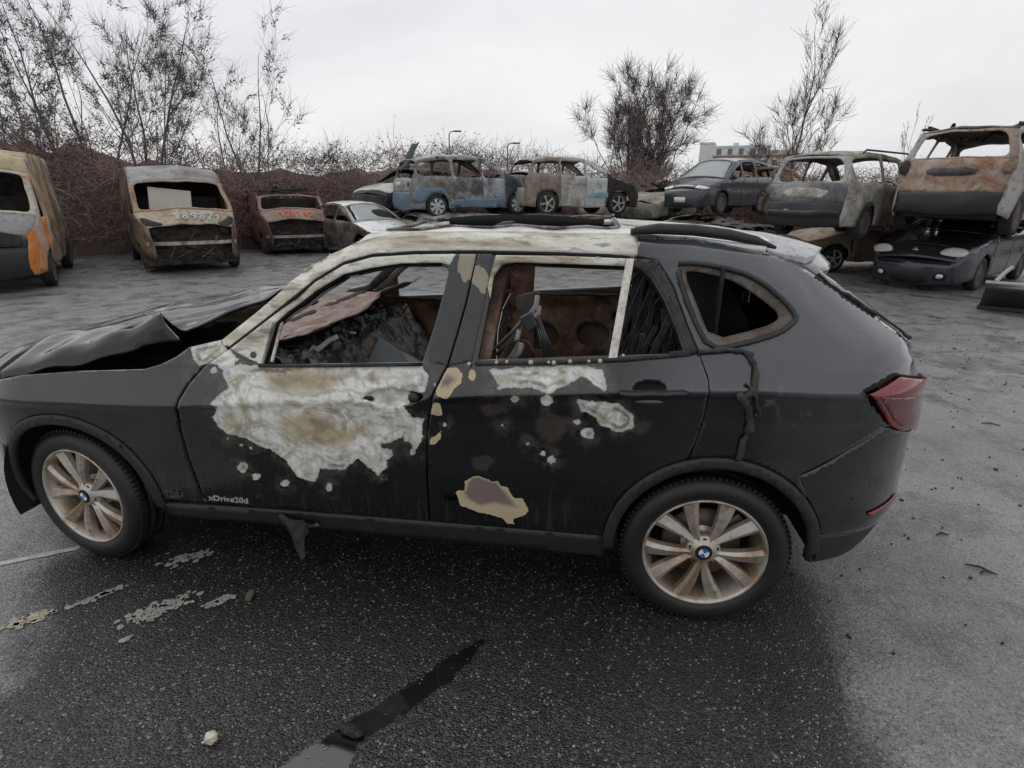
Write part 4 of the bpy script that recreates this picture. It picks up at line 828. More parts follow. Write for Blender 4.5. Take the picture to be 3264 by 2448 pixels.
# ================================================================== wrecks in the yard: one builder, each with its own shape, colours and damage
def clipx(poly, x0, x1):
    def half(P, s, v):
        o = []; n = len(P)
        for i in range(n):
            a, b = P[i], P[(i+1) % n]; ia, ib = s*(a[0]-v) >= 0, s*(b[0]-v) >= 0
            if ia: o.append(a)
            if ia != ib: t = (v-a[0])/(b[0]-a[0]); o.append((v, a[1]+t*(b[1]-a[1])))
        return o
    P = [tuple(p_) for p_ in poly]; P = half(P, 1, x0); P = half(P, -1, x1) if P else P
    return np.array(P) if len(P) >= 3 else None
TYPES = {
 'mpv':  dict(L=4.25, W=1.80, prof=[(-.485,.20),(-.497,.34),(-.50,.50),(-.485,.66),(-.46,.74),(-.36,.90),(-.285,.98),(-.17,1.30),(-.085,1.53),(-.02,1.60),(.12,1.635),(.30,1.61),(.40,1.56),(.435,1.50),(.468,1.05),(.48,.98),(.487,.70),(.497,.56),(.50,.45),(.485,.24)], tags='BBBGHHWWRRRRRVTTUUU', belt=(.98,1.06), wh=(-.295,.315), wr=.31, pil=(-.02,.19,.33), tum=.235),
 'hatch':dict(L=4.20, W=1.75, prof=[(-.485,.18),(-.497,.30),(-.50,.44),(-.485,.60),(-.45,.70),(-.34,.85),(-.215,.95),(-.10,1.20),(-.015,1.38),(.05,1.44),(.16,1.465),(.28,1.44),(.365,1.38),(.40,1.34),(.462,1.00),(.478,.94),(.487,.68),(.497,.54),(.50,.42),(.485,.22)], tags='BBBGHHWWRRRRRVTTUUU', belt=(.92,1.00), wh=(-.285,.325), wr=.31, pil=(.05,.24,.33), tum=.245),
 'suv':  dict(L=4.40, W=1.84, prof=[(-.485,.24),(-.497,.40),(-.50,.58),(-.485,.74),(-.46,.84),(-.36,.98),(-.255,1.06),(-.15,1.34),(-.07,1.55),(-.01,1.61),(.12,1.64),(.30,1.62),(.39,1.58),(.425,1.52),(.475,1.12),(.487,1.04),(.49,.78),(.497,.62),(.50,.48),(.485,.28)], tags='BBBGHHWWRRRRRVTTUUU', belt=(1.04,1.14), wh=(-.29,.315), wr=.345, pil=(.0,.21,.34), tum=.235),
 'suvt': dict(L=4.40, W=1.84, prof=[(-.485,.24),(-.497,.40),(-.50,.58),(-.485,.74),(-.46,.84),(-.36,.98),(-.255,1.06),(-.15,1.34),(-.07,1.55),(-.01,1.61),(.12,1.64),(.30,1.62),(.40,1.59),(.43,1.55),(.475,1.14),(.487,1.06),(.495,.64),(.499,.54),(.50,.44),(.485,.30)], tags='BBBGHHWWRRRRRVTTUUU', belt=(1.04,1.14), wh=(-.29,.315), wr=.345, pil=(.0,.21,.34), tum=.235),
 'hatchm':dict(L=4.20, W=1.75, prof=[(-.482,.16),(-.496,.28),(-.50,.42),(-.494,.56),(-.458,.80),(-.34,.93),(-.225,1.02),(-.11,1.24),(-.015,1.40),(.05,1.45),(.16,1.475),(.28,1.45),(.365,1.39),(.40,1.35),(.462,1.02),(.478,.96),(.487,.70),(.497,.56),(.50,.42),(.485,.22)], tags='BBBGHHWWRRRRRVTTUUU', belt=(.99,1.05), wh=(-.285,.325), wr=.32, pil=(.05,.24,.33), tum=.22),
 'wagon':dict(L=4.30, W=1.72, prof=[(-.485,.20),(-.497,.32),(-.50,.46),(-.485,.62),(-.45,.72),(-.34,.86),(-.235,.95),(-.12,1.22),(-.04,1.42),(.02,1.48),(.14,1.52),(.32,1.52),(.425,1.49),(.45,1.44),(.482,1.00),(.49,.94),(.49,.68),(.497,.56),(.50,.42),(.485,.24)], tags='BBBGHHWWRRRRRVTTUUU', belt=(.93,.98), wh=(-.29,.31), wr=.315, pil=(.0,.19,.32), tum=.20),
 'sedan':dict(L=4.45, W=1.74, prof=[(-.485,.18),(-.497,.30),(-.50,.44),(-.49,.60),(-.45,.72),(-.32,.84),(-.20,.93),(-.10,1.18),(-.03,1.33),(.02,1.38),(.10,1.40),(.20,1.38),(.245,1.34),(.27,1.31),(.37,1.00),(.40,.98),(.47,.95),(.49,.78),(.50,.50),(.485,.22)], tags='BBBGHHWWRRRRRVTTTUU', belt=(.90,.97), wh=(-.29,.305), wr=.31, pil=(.02,.20,.40), tum=.245),
 'van':  dict(L=5.0, W=2.02, prof=[(-.485,.30),(-.497,.42),(-.50,.60),(-.497,.78),(-.485,.98),(-.43,1.18),(-.395,1.28),(-.33,1.62),(-.275,1.92),(-.23,2.14),(-.12,2.26),(.1,2.29),(.38,2.28),(.465,2.25),(.485,1.30),(.49,1.20),(.492,.90),(.497,.70),(.50,.50),(.485,.35)], tags='BBBGHHWWRRRRRVTTUUU', belt=(1.22,1.30), wh=(-.33,.30), wr=.33, pil=(-.15,.2,.38), tum=.11),
 'oldvan':dict(L=4.6, W=1.92, prof=[(-.485,.30),(-.497,.40),(-.50,.58),(-.495,.76),(-.48,.98),(-.44,1.16),(-.40,1.27),(-.345,1.52),(-.295,1.76),(-.265,1.86),(-.15,1.91),(.1,1.93),(.38,1.92),(.465,1.88),(.485,1.25),(.49,1.15),(.492,.90),(.497,.70),(.50,.50),(.485,.35)], tags='BBBGHHWWRRRRRVTTUUU', belt=(1.22,1.26), wh=(-.34,.28), wr=.31, pil=(-.17,.2,.38), tum=.09),
}
TYRE = plain('old_tyre_rubber', (.014, .014, .015), .7, 0, .3, 12)
BURNTWHEEL = burnt('burnt_wheel_steel', [(.02, .018, .016), (.06, .05, .045), (.12, .10, .09), (.05, .04, .035)], 8, .8)
HUBCAP = plain('grey_hubcap', (.42, .42, .43), .45, .2, .15, 12)
WHALLOY = burnt('scorched_alloy', [(.20, .18, .16), (.36, .34, .31), (.5, .48, .46)], 8, .6)
BUMPBLK = plain('scuffed_bumper_plastic', (.020, .021, .024), .5, 0, .35, 7, .1)
INNER = burnt('gutted_cabin', [(.007, .007, .007), (.018, .016, .015), (.04, .033, .03), (.012, .011, .010)], 4, .85)
def bgwheel(name, r, style, mat):
    wh = empty(name); m = MB(); w_ = .19
    if style != 'bare':
        m.lathe([(r*.68, .012), (r*.74, 0), (r*.90, 0), (r*.97, .02), (r, .05), (r, w_-.05), (r*.97, w_-.02), (r*.9, w_), (r*.68, w_-.012)], 28); m.build('tyre', TYRE, wh, True)
    else:
        m.lathe([(r*.70, .03), (r*.78, .035), (r*.80, .08), (r*.78, w_-.03), (r*.70, w_-.03)], 24); m.build('burnt_tyre_cords', BURNTWHEEL, wh, True)
    m = MB(); R_ = r*.70; m.lathe([(R_, .02), (R_*.99, .008), (R_*.95, .012), (R_*.90, .05), (R_*.86, .12), (R_*.86, w_-.03)], 28); rim = m.build('rim', mat, wh, True)
    if style in ('hubcap', 'alloy', 'bare'):
        n = {'hubcap': 7, 'alloy': 5, 'bare': 6}[style]
        for i in range(n):
            a = 2*math.pi*i/n+.3; V = []
            for k, rr_ in enumerate((R_*.12, R_*.55, R_*.97)):
                wd = R_*{'hubcap': (.10, .17, .25), 'alloy': (.10, .10, .14), 'bare': (.08, .09, .12)}[style][k]; rad = np.array([math.cos(a), 0, math.sin(a)]); tan = np.array([-math.sin(a), 0, math.cos(a)]); y_ = (.004, .010, .016)[k]
                V += [rad*rr_-tan*wd+[0, y_, 0], rad*rr_+tan*wd+[0, y_, 0], rad*rr_+tan*wd+[0, y_+.02, 0], rad*rr_-tan*wd+[0, y_+.02, 0]]
            m2 = MB(); m2.add(V, [(0, 4, 5, 1), (4, 8, 9, 5), (1, 5, 6, 2), (5, 9, 10, 6), (3, 7, 4, 0), (7, 11, 8, 4)]); m2.build('spoke', mat, wh)
        m = MB(); m.lathe([(0, 0), (R_*.16, .002), (R_*.2, .014)], 16); m.build('hub', mat, wh, True)
        m = MB(); m.lathe([(0, .06), (R_*.9, .06)], 20); m.build('wheel_back', INNER, wh)
    else:
        m = MB(); m.lathe([(0, .02), (R_*.3, .02), (R_*.5, .045), (R_*.9, .03)], 20); m.build('wheel_disc', mat, wh, True)
    return wh
class Wreck:
    def __init__(s, name, label, typ, loc, front, mats, group=None, L=None, W=None, H=None, tilt=(0, 0), wheels='tyre', wheelmat=None, rough=.02, hatch_open=False, skip='', seed=1, parts=True, glass=None, cat='car', zcut=None):
        T = TYPES[typ]; s.T = T; s.L = L or T['L']; s.W = W or T['W']; prof = np.array(T['prof']); zmax = prof[:, 1].max(); H = H or zmax
        s.kz = lambda z: np.where(z > T['belt'][0], T['belt'][0]+(z-T['belt'][0])*(H-T['belt'][0])/(zmax-T['belt'][0]), z)
        s.P = np.stack([prof[:, 0]*s.L, s.kz(prof[:, 1])], 1); s.H = H; s.tags = T['tags']; s.mats = mats; s.seed = seed; s.rough = rough
        front = np.array(front, float); front /= np.linalg.norm(front)
        s.o = empty(name, tuple(loc)); s.o.rotation_euler = (tilt[0], tilt[1], math.atan2(-front[1], -front[0])); tag(s.o, label, cat, group)
        s.zb0, s.zb1 = T['belt']; L_ = s.L
        van = 'van' in typ
        M = lambda k: mats.get(k, mats['side'])
        kw = dict(parent=s.o, rough=rough)
        ctr = np.array([0, 0, .7])
        # side outline with arches
        wx = [T['wh'][0]*L_, T['wh'][1]*L_]; wr = T['wr']; ar = wr+.055; zs = .24 if not van else .34
        bot = []
        for x in (wx[1], wx[0]):
            a0 = math.asin(max(-1, min(1, (zs-wr)/ar)))
            bot += [(x+ar*math.cos(a), wr+ar*math.sin(a)) for a in np.linspace(a0, math.pi-a0, 12)]
        outl = [tuple(p_) for p_ in s.P]+[(s.P[-1][0]-.02, zs)]*0+bot
        iW = s.tags.index('W'); iV = s.tags.index('V'); lastR = iV
        A0, A1 = s.P[iW], s.P[s.tags.index('R')]; B0, B1 = s.P[iV], s.P[iV+1]
        top = s.H
        bz = lambda x: s.zb0+(s.zb1-s.zb0)*(x/L_+.3)/.75
        pts = s.P[s.tags.index('R'):iV+1]
        reg = [(A0[0]+.20, bz(A0[0])+.04)]+[(x+(.14 if i == 0 else .02), z-.085-(.02 if i == 0 else 0)) for i, (x, z) in enumerate(pts)]
        reg += [(B1[0]-.16, bz(B1[0])+.06)]; reg = np.array(reg)
        xB, xC, xD = [v*L_ for v in T['pil']]
        pw = .05
        if van: cuts = [(A0[0]+.25, xB-pw)] 
        else: cuts = [(A0[0]+.20, xB-pw), (xB+pw, xC-pw*.8)]+([(xC+pw*.8, B1[0]-.1)] if typ != 'sedan' else [])
        wins = [clipx(reg, a, b) for a, b in cuts]; wins = [round_poly(q_, .07) for q_ in wins if q_ is not None]; s.wins = wins
        xs_ = [-9, wx[0]+ar+.06, xB, min(xC, wx[1]-ar*.55) if not van else xC, 9]; names = ['front_fender', 'front_door', 'rear_door' if not van else 'load_panel', 'rear_quarter_panel']
        for sg in (1, -1):
            for i, nm in enumerate(names):
                q_ = clipx(outl, xs_[i]+.004, xs_[i+1]-.004)
                if q_ is None or len(q_) < 4: continue
                hol = [h_ for h_ in wins if xs_[i] < h_[:, 0].mean() < xs_[i+1]]
                key = nm+('_r' if sg > 0 else '_l'); mt = mats.get(key, mats.get(nm, mats['side']))
                panel(nm, lambda P, sg=sg: s.side(P, sg), q_, hol, .10, mt, s.o, .025, outward=ctr, rough=rough)
        # strips over the top
        grp = []
        for i, t_ in enumerate(s.tags):
            if grp and grp[-1][0] == t_: grp[-1][2] = i+1
            else: grp.append([t_, i, i+1])
        nmz = {'B': 'front_bumper', 'G': 'nose_panel', 'H': 'bonnet', 'W': 'windscreen_frame', 'R': 'roof', 'V': 'rear_window_frame', 'T': 'tailgate', 'U': 'rear_bumper'}
        s.st = {}
        for t_, a, b in grp:
            s.st[t_] = (a, b)
            if t_ in skip: continue
            ln = s.slen(t_); hw = s.W/2
            out_ = np.array([(-hw, 0), (hw, 0), (hw, ln), (-hw, ln)]); hol = []
            if t_ == 'W': hol = [round_poly(np.array([(-hw+.10, .05), (hw-.10, .05), (hw-.10, ln-.05), (-hw+.10, ln-.05)]), .10)]
            if t_ == 'V': hol = [round_poly(np.array([(-hw+.15, .04), (hw-.15, .04), (hw-.13, ln-.03), (-hw+.13, ln-.03)]), .16)] if not van else []
            if t_ == 'B' and 'grille' in mats: hol = [np.array(q_) for q_ in mats['grille']]
            if t_ == 'G' and 'noseholes' in mats: hol = [np.array(q_) for q_ in mats['noseholes']]
            panel(nmz[t_], lambda P, t_=t_: s.strip(t_, P), out_, hol, .10, mats.get(nmz[t_], mats['side']), s.o, .022, outward=ctr, rough=rough)
        # cabin
        m = MB(); m.box((0, 0, zs+.10), (L_*.44, s.W/2-.24, .09)); m.box((wx[0]-.1, 0, zs+.3), (.35, s.W/2-.26, .16)); m.build('underbody', INNER, s.o)
        def cab(a, b):
            x = A0[0]+.05+a*(B1[0]-A0[0]-.25); y = (b-.5)*(s.W-.30); v = Vector((x*4+seed*7, y*4, 1)); 
            return (x, y, s.zb0*.62+.12*mnoise.noise(v)+.10*mnoise.noise(v*2.3)+.05*mnoise.noise(v*5)+(.22 if a < .10 else 0))
        grid_surface('cabin_debris', cab, 22, 14, INNER, s.o)
        if not van:
            for (x_, y_) in ((xB-.12, -.38), (xB-.12, .38), (xC+.05, -.36), (xC+.05, .36)):
                m = MB(); m.tube([(x_-.05, y_-.2, .4), (x_+.1, y_-.2, .95), (x_+.14, y_-.1, s.zb0+.12), (x_+.14, y_+.1, s.zb0+.12), (x_+.1, y_+.2, .95), (x_-.05, y_+.2, .4)], .022, 5)
                for k in range(3): m.tube([(x_+.03*k, y_-.19, .55+.14*k), (x_+.03*k, y_+.19, .55+.14*k)], .012, 4)
                m.build('seat_frame', INNER, s.o)
        else:
            m = MB(); m.box((xB+.05, 0, 1.0), (.02, s.W/2-.12, .62)); m.build('bulkhead', INNER, s.o)
            for y_ in (-.45, .45):
                m = MB(); m.tube([(xB-.35, y_-.22, .7), (xB-.2, y_-.22, 1.3), (xB-.17, y_, 1.42), (xB-.2, y_+.22, 1.3), (xB-.35, y_+.22, .7)], .025, 5); m.build('seat_frame', INNER, s.o)
        m = MB(); m.tube([(A0[0]+.25, -.55, s.zb0-.05), (A0[0]+.28, 0, s.zb0-.02), (A0[0]+.25, .55, s.zb0-.05)], .05, 6); m.build('dash_beam', INNER, s.o)
        m = MB(); a_ = np.linspace(0, 2*math.pi, 15); m.tube([(A0[0]+.50+.06*math.sin(q_), .36+.18*math.cos(q_), s.zb0+.02+.15*math.sin(q_)) for q_ in a_], .012, 5, False); m.build('steering_wheel', INNER, s.o, True)
        if wheels:
            ws = wheels if isinstance(wheels, (list, tuple)) else [wheels]*4
            for k, (x_, sg) in enumerate(((wx[0], -1), (wx[1], -1), (wx[0], 1), (wx[1], 1))):
                if not ws[k]: continue
                c_ = bgwheel('wheel', wr, ws[k], wheelmat or (BURNTWHEEL if ws[k] in ('tyre', 'bare') else HUBCAP)); c_.parent = s.o
                c_.location = (x_, sg*(s.W/2-.03), wr); c_.rotation_euler = (0, k*.7, 0 if sg < 0 else math.pi)
    def wy(s, x, z):
        T = s.T; xn = x/s.L; b = s.zb0+(s.zb1-s.zb0)*(xn+.3)/.75
        y = s.W/2-np.where(z > b, T['tum']*np.clip((z-b)/(s.H-b+1e-6), 0, 1.2)+.01, .035*((b-.12-z)/.6)**2)
        t = np.clip((-.34-xn)/.16, 0, 1); y = y-.22*t**2.4
        t = np.clip((xn-.36)/.14, 0, 1); y = y-.14*t**2.4
        cz = s.zb0-.14; y = y-.018*np.exp(-((z-cz+.10)/.07)**2)
        return y
    def side(s, P, sg, off=0.): return np.stack([P[:, 0], sg*(s.wy(P[:, 0], P[:, 1])+off), P[:, 1]], 1)
    def slen(s, t_):
        a, b = s.st[t_]; return float(np.linalg.norm(np.diff(s.P[a:b+1], axis=0), axis=1).sum())
    def strip(s, t_, P, off=0.):
        a, b = s.st[t_]; Q = s.P[a:b+1]; l = np.concatenate([[0], np.cumsum(np.linalg.norm(np.diff(Q, axis=0), axis=1))])
        x = np.interp(P[:, 1], l, Q[:, 0]); z = np.interp(P[:, 1], l, Q[:, 1]); t = P[:, 0]/(s.W/2)
        d = np.array([np.interp(P[:, 1], (l[1:]+l[:-1])/2, np.diff(Q[:, k])/np.diff(l)) for k in (0, 1)]).T if len(l) > 2 else np.tile((Q[1]-Q[0])/l[1], (len(P), 1))
        n = np.stack([-d[:, 1], d[:, 0]], 1)          # outward (front/up/rear)
        hw = s.wy(x, z); bow = (1-t*t)*(.06+.09*np.clip(-n[:, 0], 0, 1)+.03*np.clip(n[:, 0], 0, 1))
        return np.stack([x+n[:, 0]*(bow+off), t*hw, z+n[:, 1]*(bow+off)], 1)
    def on_strip(s, name, t_, poly, mat, off=.008, thick=.01, h=.08, parent=None, smooth=1):
        P = smooth_poly(poly, smooth) if smooth else np.array(poly, float)
        return panel(name, lambda Q: s.strip(t_, Q, off), P, [], h, mat, parent or s.o, thick, outward=np.array([0, 0, .7]), rough=s.rough)
    def on_side(s, name, sg, poly, mat, off=.008, thick=.01, h=.08, smooth=1):
        P = smooth_poly(poly, smooth) if smooth else np.array(poly, float)
        return panel(name, lambda Q: s.side(Q, sg, off), P, [], h, mat, s.o, thick, outward=np.array([0, 0, .7]), rough=s.rough)
STROKES = {'1': [[(.05, .62), (.5, 1), (.42, 0)]], '8': [[(.5, .52), (.15, .75), (.5, 1), (.85, .76), (.5, .52), (.08, .24), (.5, 0), (.9, .25), (.5, .52)]], '9': [[(.85, .72), (.5, 1), (.12, .76), (.45, .5), (.85, .72), (.75, .3), (.4, 0)]],
 '2': [[(.1, .78), (.45, 1), (.8, .75), (.1, 0), (.95, .04)]], '0': [[(.5, 1), (.1, .5), (.5, 0), (.9, .5), (.5, 1)]], '4': [[(.6, 1), (.08, .35), (.95, .35)], [(.68, .6), (.62, 0)]], '7': [[(.05, .95), (.9, 1), (.35, 0)]], '3': [[(.1, .9), (.6, 1), (.8, .78), (.4, .55), (.85, .3), (.5, 0), (.08, .1)]]}
def spray(car, txt, mapf, x0, y0, wd, ht, mat, rad=.014):
    m = MB(); n = len(txt)
    for i, ch in enumerate(txt):
        for stv in STROKES[ch]:
            P = np.array([(x0+(i+.12+.76*a)*wd/n, y0+b*ht*(1+.12*math.sin(i*2.1))) for a, b in stv])
            Q = []
            for a, b in zip(P[:-1], P[1:]): Q += [a+(b-a)*k/5 for k in range(5)]
            Q.append(P[-1]); Q = np.array(Q)
            for _ in range(2): Q[1:-1] = (Q[:-2]+2*Q[1:-1]+Q[2:])/4
            m.tube(mapf(Q), rad, 5)
    return m.build('painted_number', mat, car.o, True)
def smear(car, mapf, strokes, mat, rad):                 # illegible sprayed marks, one stroke after another
    m = MB()
    for (a, b) in strokes:
        Q = np.array([np.array(a)+(np.array(b)-np.array(a))*k/6+[.008*math.sin(k*2.1+a[0]*9), .006*math.cos(k*1.7+a[0]*5)] for k in range(7)]); m.tube(mapf(Q), rad, 5)
    o = m.build('paint_smear', mat, car.o, True); o['kind'] = 'stuff'; return o
def pal(nm, *c, **k): return burnt(nm, list(c), **k)
SOOT = (.012, .011, .010); RUST1 = (.16, .075, .035); RUST2 = (.24, .13, .06); ASHG = (.33, .33, .32); ASHW = (.50, .50, .48); BRN = (.10, .06, .045); OCH = (.34, .26, .15)
ORANGE = plain('orange_spray_paint', (.75, .16, .09), .6, 0, .2, 30); PALEBLUE = plain('pale_blue_spray_paint', (.42, .52, .52), .6, 0, .25, 30); CYAN = plain('cyan_spray_paint', (.22, .48, .56), .6, 0, .3, 20)
GLASSW = plain('clouded_windscreen_glass', (.32, .35, .35), .12, 0, .3, 6)
LAMPW = plain('clouded_headlamp_lens', (.74, .73, .69), .12, 0, .15, 12)
PLATE = plain('number_plate_white', (.6, .6, .58), .4, 0, .1)
SILV = plain('silver_trim', (.5, .5, .5), .35, .6, .2)

# --- vans on the left
v2m = dict(side=pal('van_rust', (.05, .035, .028), (.15, .085, .05), (.27, .18, .11), (.38, .34, .28), scale=1.5, soot=.75), bonnet=pal('van_bonnet', (.15, .085, .05), (.30, .215, .15), (.44, .37, .29), (.42, .40, .36), scale=1.6), roof=pal('van_roof', (.14, .09, .07), (.20, .19, .19), (.33, .34, .35), (.26, .2, .16), scale=1.0, rough=.5), front_bumper=pal('van_front_wreck', SOOT, (.02, .018, .016), (.05, .045, .04), (.015, .014, .013), scale=3), windscreen_frame=pal('van_screen_frame', (.20, .10, .05), (.34, .24, .16), (.45, .40, .32), scale=2), nose_panel=INNER)
v2 = Wreck('burnt_van', 'burnt tan panel van with 189821 sprayed in pale blue on its bonnet', 'van', (0, 0, 0), (.70, -.71), v2m, W=2.02, H=2.26, L=5.0, wheels=['tyre', 'tyre', 'bare', 'tyre'], skip='GB', seed=3, rough=.03, cat='van')
v2.o.location = (-8.35+v2.L*.33*-.70, 10.05+v2.L*.33*.71, 0)
ln = v2.slen('H'); spray(v2, '189821', lambda Q: v2.strip('H', np.stack([-Q[:, 0], Q[:, 1]], 1), .012), -.34, ln*.24, 1.08, .22, PALEBLUE, .020)
for s_ in (-1, 1): v2.on_strip('headlamp_opening', 'H', [(s_*.60, -.0), (s_*1.0, -.0), (s_*1.0, .30), (s_*.90, .34), (s_*.76, .16)], INNER, .012, .01)
def front_wreckage(v, y_beam, beammat, seed):
    rnd = random.Random(seed); x = v.P[2][0]
    m = MB(); m.tube([(x+.16, -.86, y_beam), (x+.02, -.5, y_beam), (x-.03, 0, y_beam), (x+.02, .5, y_beam), (x+.16, .86, y_beam)], .05, 4); m.build('bumper_beam', beammat, v.o)
    for k in range(9):
        m = MB(); y = rnd.uniform(-.7, .7); z = rnd.uniform(y_beam-.2, y_beam+.22); d = rnd.uniform(.1, .35)
        m.tube([(x+.10, y, z), (x+.06, y+rnd.uniform(-.25, .25), z+rnd.uniform(-.25, .10)), (x+.12, y+rnd.uniform(-.3, .3), z-d*.6)], rnd.uniform(.012, .03), 5); m.build('bent_bracket', pal('bracket_rust', SOOT, (.06, .045, .04), (.16, .12, .10), scale=5), v.o)
    for s_ in (-1, 1):
        m = MB(); m.lathe([(0, 0), (.10, .0), (.13, .03), (.10, .10), (0, .12)], 16, 'y', (0, 0, 0)); o = m.build('headlamp_shell', INNER, v.o, True); o.rotation_euler = (0, 0, R(-90)); o.location = (x+.20, s_*.70, y_beam+.28)
    def eng(a, b):
        y = -.9+1.8*b; z = .18+(1.12-.18)*a; q = Vector((y*3+seed, z*3, 2)); return (x+.30+.10*mnoise.noise(q)+.10*mnoise.noise(q*2.5)+.06*mnoise.noise(q*6), y, z)
    grid_surface('engine_remains', eng, 26, 44, pal('engine_soot', SOOT, (.018, .016, .015), (.05, .042, .038), (.014, .013, .012), scale=5), v.o)

front_wreckage(v2, .66, pal('beam_white', (.12, .09, .07), (.36, .35, .32), (.48, .47, .44), scale=5), 5)
m = MB(); m.box((0, 0, 0), (.02, .42, .34)); wp = m.build('white_panel', plain('cream_board', (.52, .49, .42), .7, 0, .1, 3), v2.o, False, .01); wp.location = (v2.P[6][0]+.55, -.35+.55, 1.45); wp.rotation_euler = (R(6), R(12), 0)
v3m = dict(side=pal('oldvan_side', (.09, .045, .035), (.17, .085, .06), (.26, .16, .12), scale=1.5), bonnet=pal('oldvan_bonnet', (.15, .085, .07), (.26, .17, .14), (.34, .26, .22), (.40, .38, .34), scale=1.2), windscreen_frame=pal('oldvan_frame', (.14, .08, .07), (.27, .19, .17), (.36, .30, .28), scale=2), front_bumper=INNER, nose_panel=INNER)
v3 = Wreck('burnt_van', 'small burnt red-brown van with 190149 sprayed in orange on its bonnet', 'oldvan', (0, 0, 0), (.62, -.78), v3m, W=1.95, H=1.80, L=4.4, wheels='bare', skip='GRB', seed=4, rough=.025, cat='van')
v3.o.location = (-7.95+v3.L*.36*-.62, 14.15+v3.L*.36*.78, -.05)
ln = v3.slen('H'); spray(v3, '190149', lambda Q: v3.strip('H', np.stack([-Q[:, 0], Q[:, 1]], 1), .012), -.50, ln*.22, 1.05, .21, ORANGE, .021)
front_wreckage(v3, .58, pal('beam_pale', (.12, .09, .07), (.34, .31, .27), (.44, .42, .38), scale=5), 9)
m = MB()
for k in range(12): m.tube([(random.uniform(-1.6, -.2), random.uniform(-.7, .8), 1.78+random.uniform(0, .05)), (random.uniform(-1.4, 0), random.uniform(-.6, .9), 1.84+random.uniform(0, .12)), (random.uniform(-1.2, .4), random.uniform(-.5, .9), 1.80+random.uniform(0, .06))], .025, 5)
rk = m.build('charred_roof_load', INNER, v3.o); rk['kind'] = 'stuff'
v1m = dict(side=pal('van_scorched', (.10, .065, .045), (.34, .29, .22), (.50, .49, .43), (.2, .11, .06), scale=1.2, soot=.6), front_fender=pal('van_orange', (.30, .29, .27), (.40, .38, .35), (.62, .20, .03), (.60, .18, .02), scale=1.6), bonnet=pal('van_grey_bonnet', (.12, .12, .125), (.20, .20, .205), (.27, .27, .28), (.60, .20, .04), scale=1.2), roof=pal('van_cream_roof', (.20, .14, .07), (.42, .35, .22), (.50, .45, .33), scale=1.0), load_panel=pal('van_rusty_load', (.12, .06, .035), (.28, .15, .065), (.42, .34, .23), (.16, .09, .06), scale=1.1, soot=.6), windscreen_frame=pal('van_frame_white', (.3, .25, .18), (.48, .44, .36), (.52, .5, .46), scale=1.5), front_bumper=BUMPBLK, nose_panel=pal('van_nose', SOOT, (.03, .028, .028), (.5, .15, .03), scale=2))
v1 = Wreck('burnt_van', 'tall burnt van with cream roof, orange wing and dark plastic bumper', 'van', (0, 0, 0), (.655, -.755), v1m, W=2.05, H=2.42, L=5.2, wheels='tyre', seed=8, rough=.025, cat='van')
v1.o.location = (-9.15-.655*1.7-.755*1.0, 7.35+.755*1.7-.655*1.0, 0)
for s_ in (-1, 1):
    v1.on_strip('headlamp_opening', 'G', [(s_*.50, -.05), (s_*.93, -.02), (s_*.95, .24), (s_*.72, .28), (s_*.5, .12)], INNER, .012, .01)
v1.on_strip('grille', 'G', [(-.45, .0), (.45, .0), (.42, .10), (-.42, .10)], BLACK, .014, .01)
v1.on_strip('bumper_scuff', 'B', [(.55, .12), (.80, .10), (.86, .38), (.72, .42)], pal('scuffed_olive', (.10, .09, .07), (.16, .15, .12), (.2, .19, .16), scale=4), .01, .008)
smear(v1, lambda Q: v1.strip('H', np.stack([-Q[:, 0], Q[:, 1]], 1), .012), [((-.5, .10), (.18, .08)), ((-.4, .13), (.05, .12)), ((-.55, .17), (-.1, .19))], CYAN, .018)
# --- low hatchback by the small van
c4 = Wreck('burnt_hatchback', 'low burnt hatchback with whitened bonnet and clouded windscreen beside the small red-brown van', 'hatch', tuple(np.append(at_d(0, (790, 520), 17.6)[:2], 0)), (.78, -.62), dict(side=pal('hb_dark', SOOT, (.06, .05, .045), (.14, .10, .08), (.3, .3, .28), scale=2), bonnet=pal('hb_white', (.30, .30, .29), (.80, .81, .81), (.88, .88, .88), scale=.9, rough=.3), roof=pal('hb_roof', (.45, .45, .45), (.80, .81, .81), (.88, .88, .88), scale=.9, rough=.3), windscreen_frame=pal('hb_frame', (.1, .1, .1), (.4, .4, .4), (.5, .5, .5)), front_bumper=INNER), wheels='bare', seed=2, H=1.46)  # white bonnet and roof, lightened further to paint in the reflected sky
c4.on_strip('windscreen', 'W', [(-.72, .05), (.72, .05), (.66, c4.slen('W')-.05), (-.66, c4.slen('W')-.05)], GLASSW, -.01, .006, smooth=0)
c4.on_strip('windscreen_hole', 'W', [(-.75, .10), (-.05, .12), (.1, .4), (-.1, .62), (-.68, .55)], BLACK, -.002, .004)
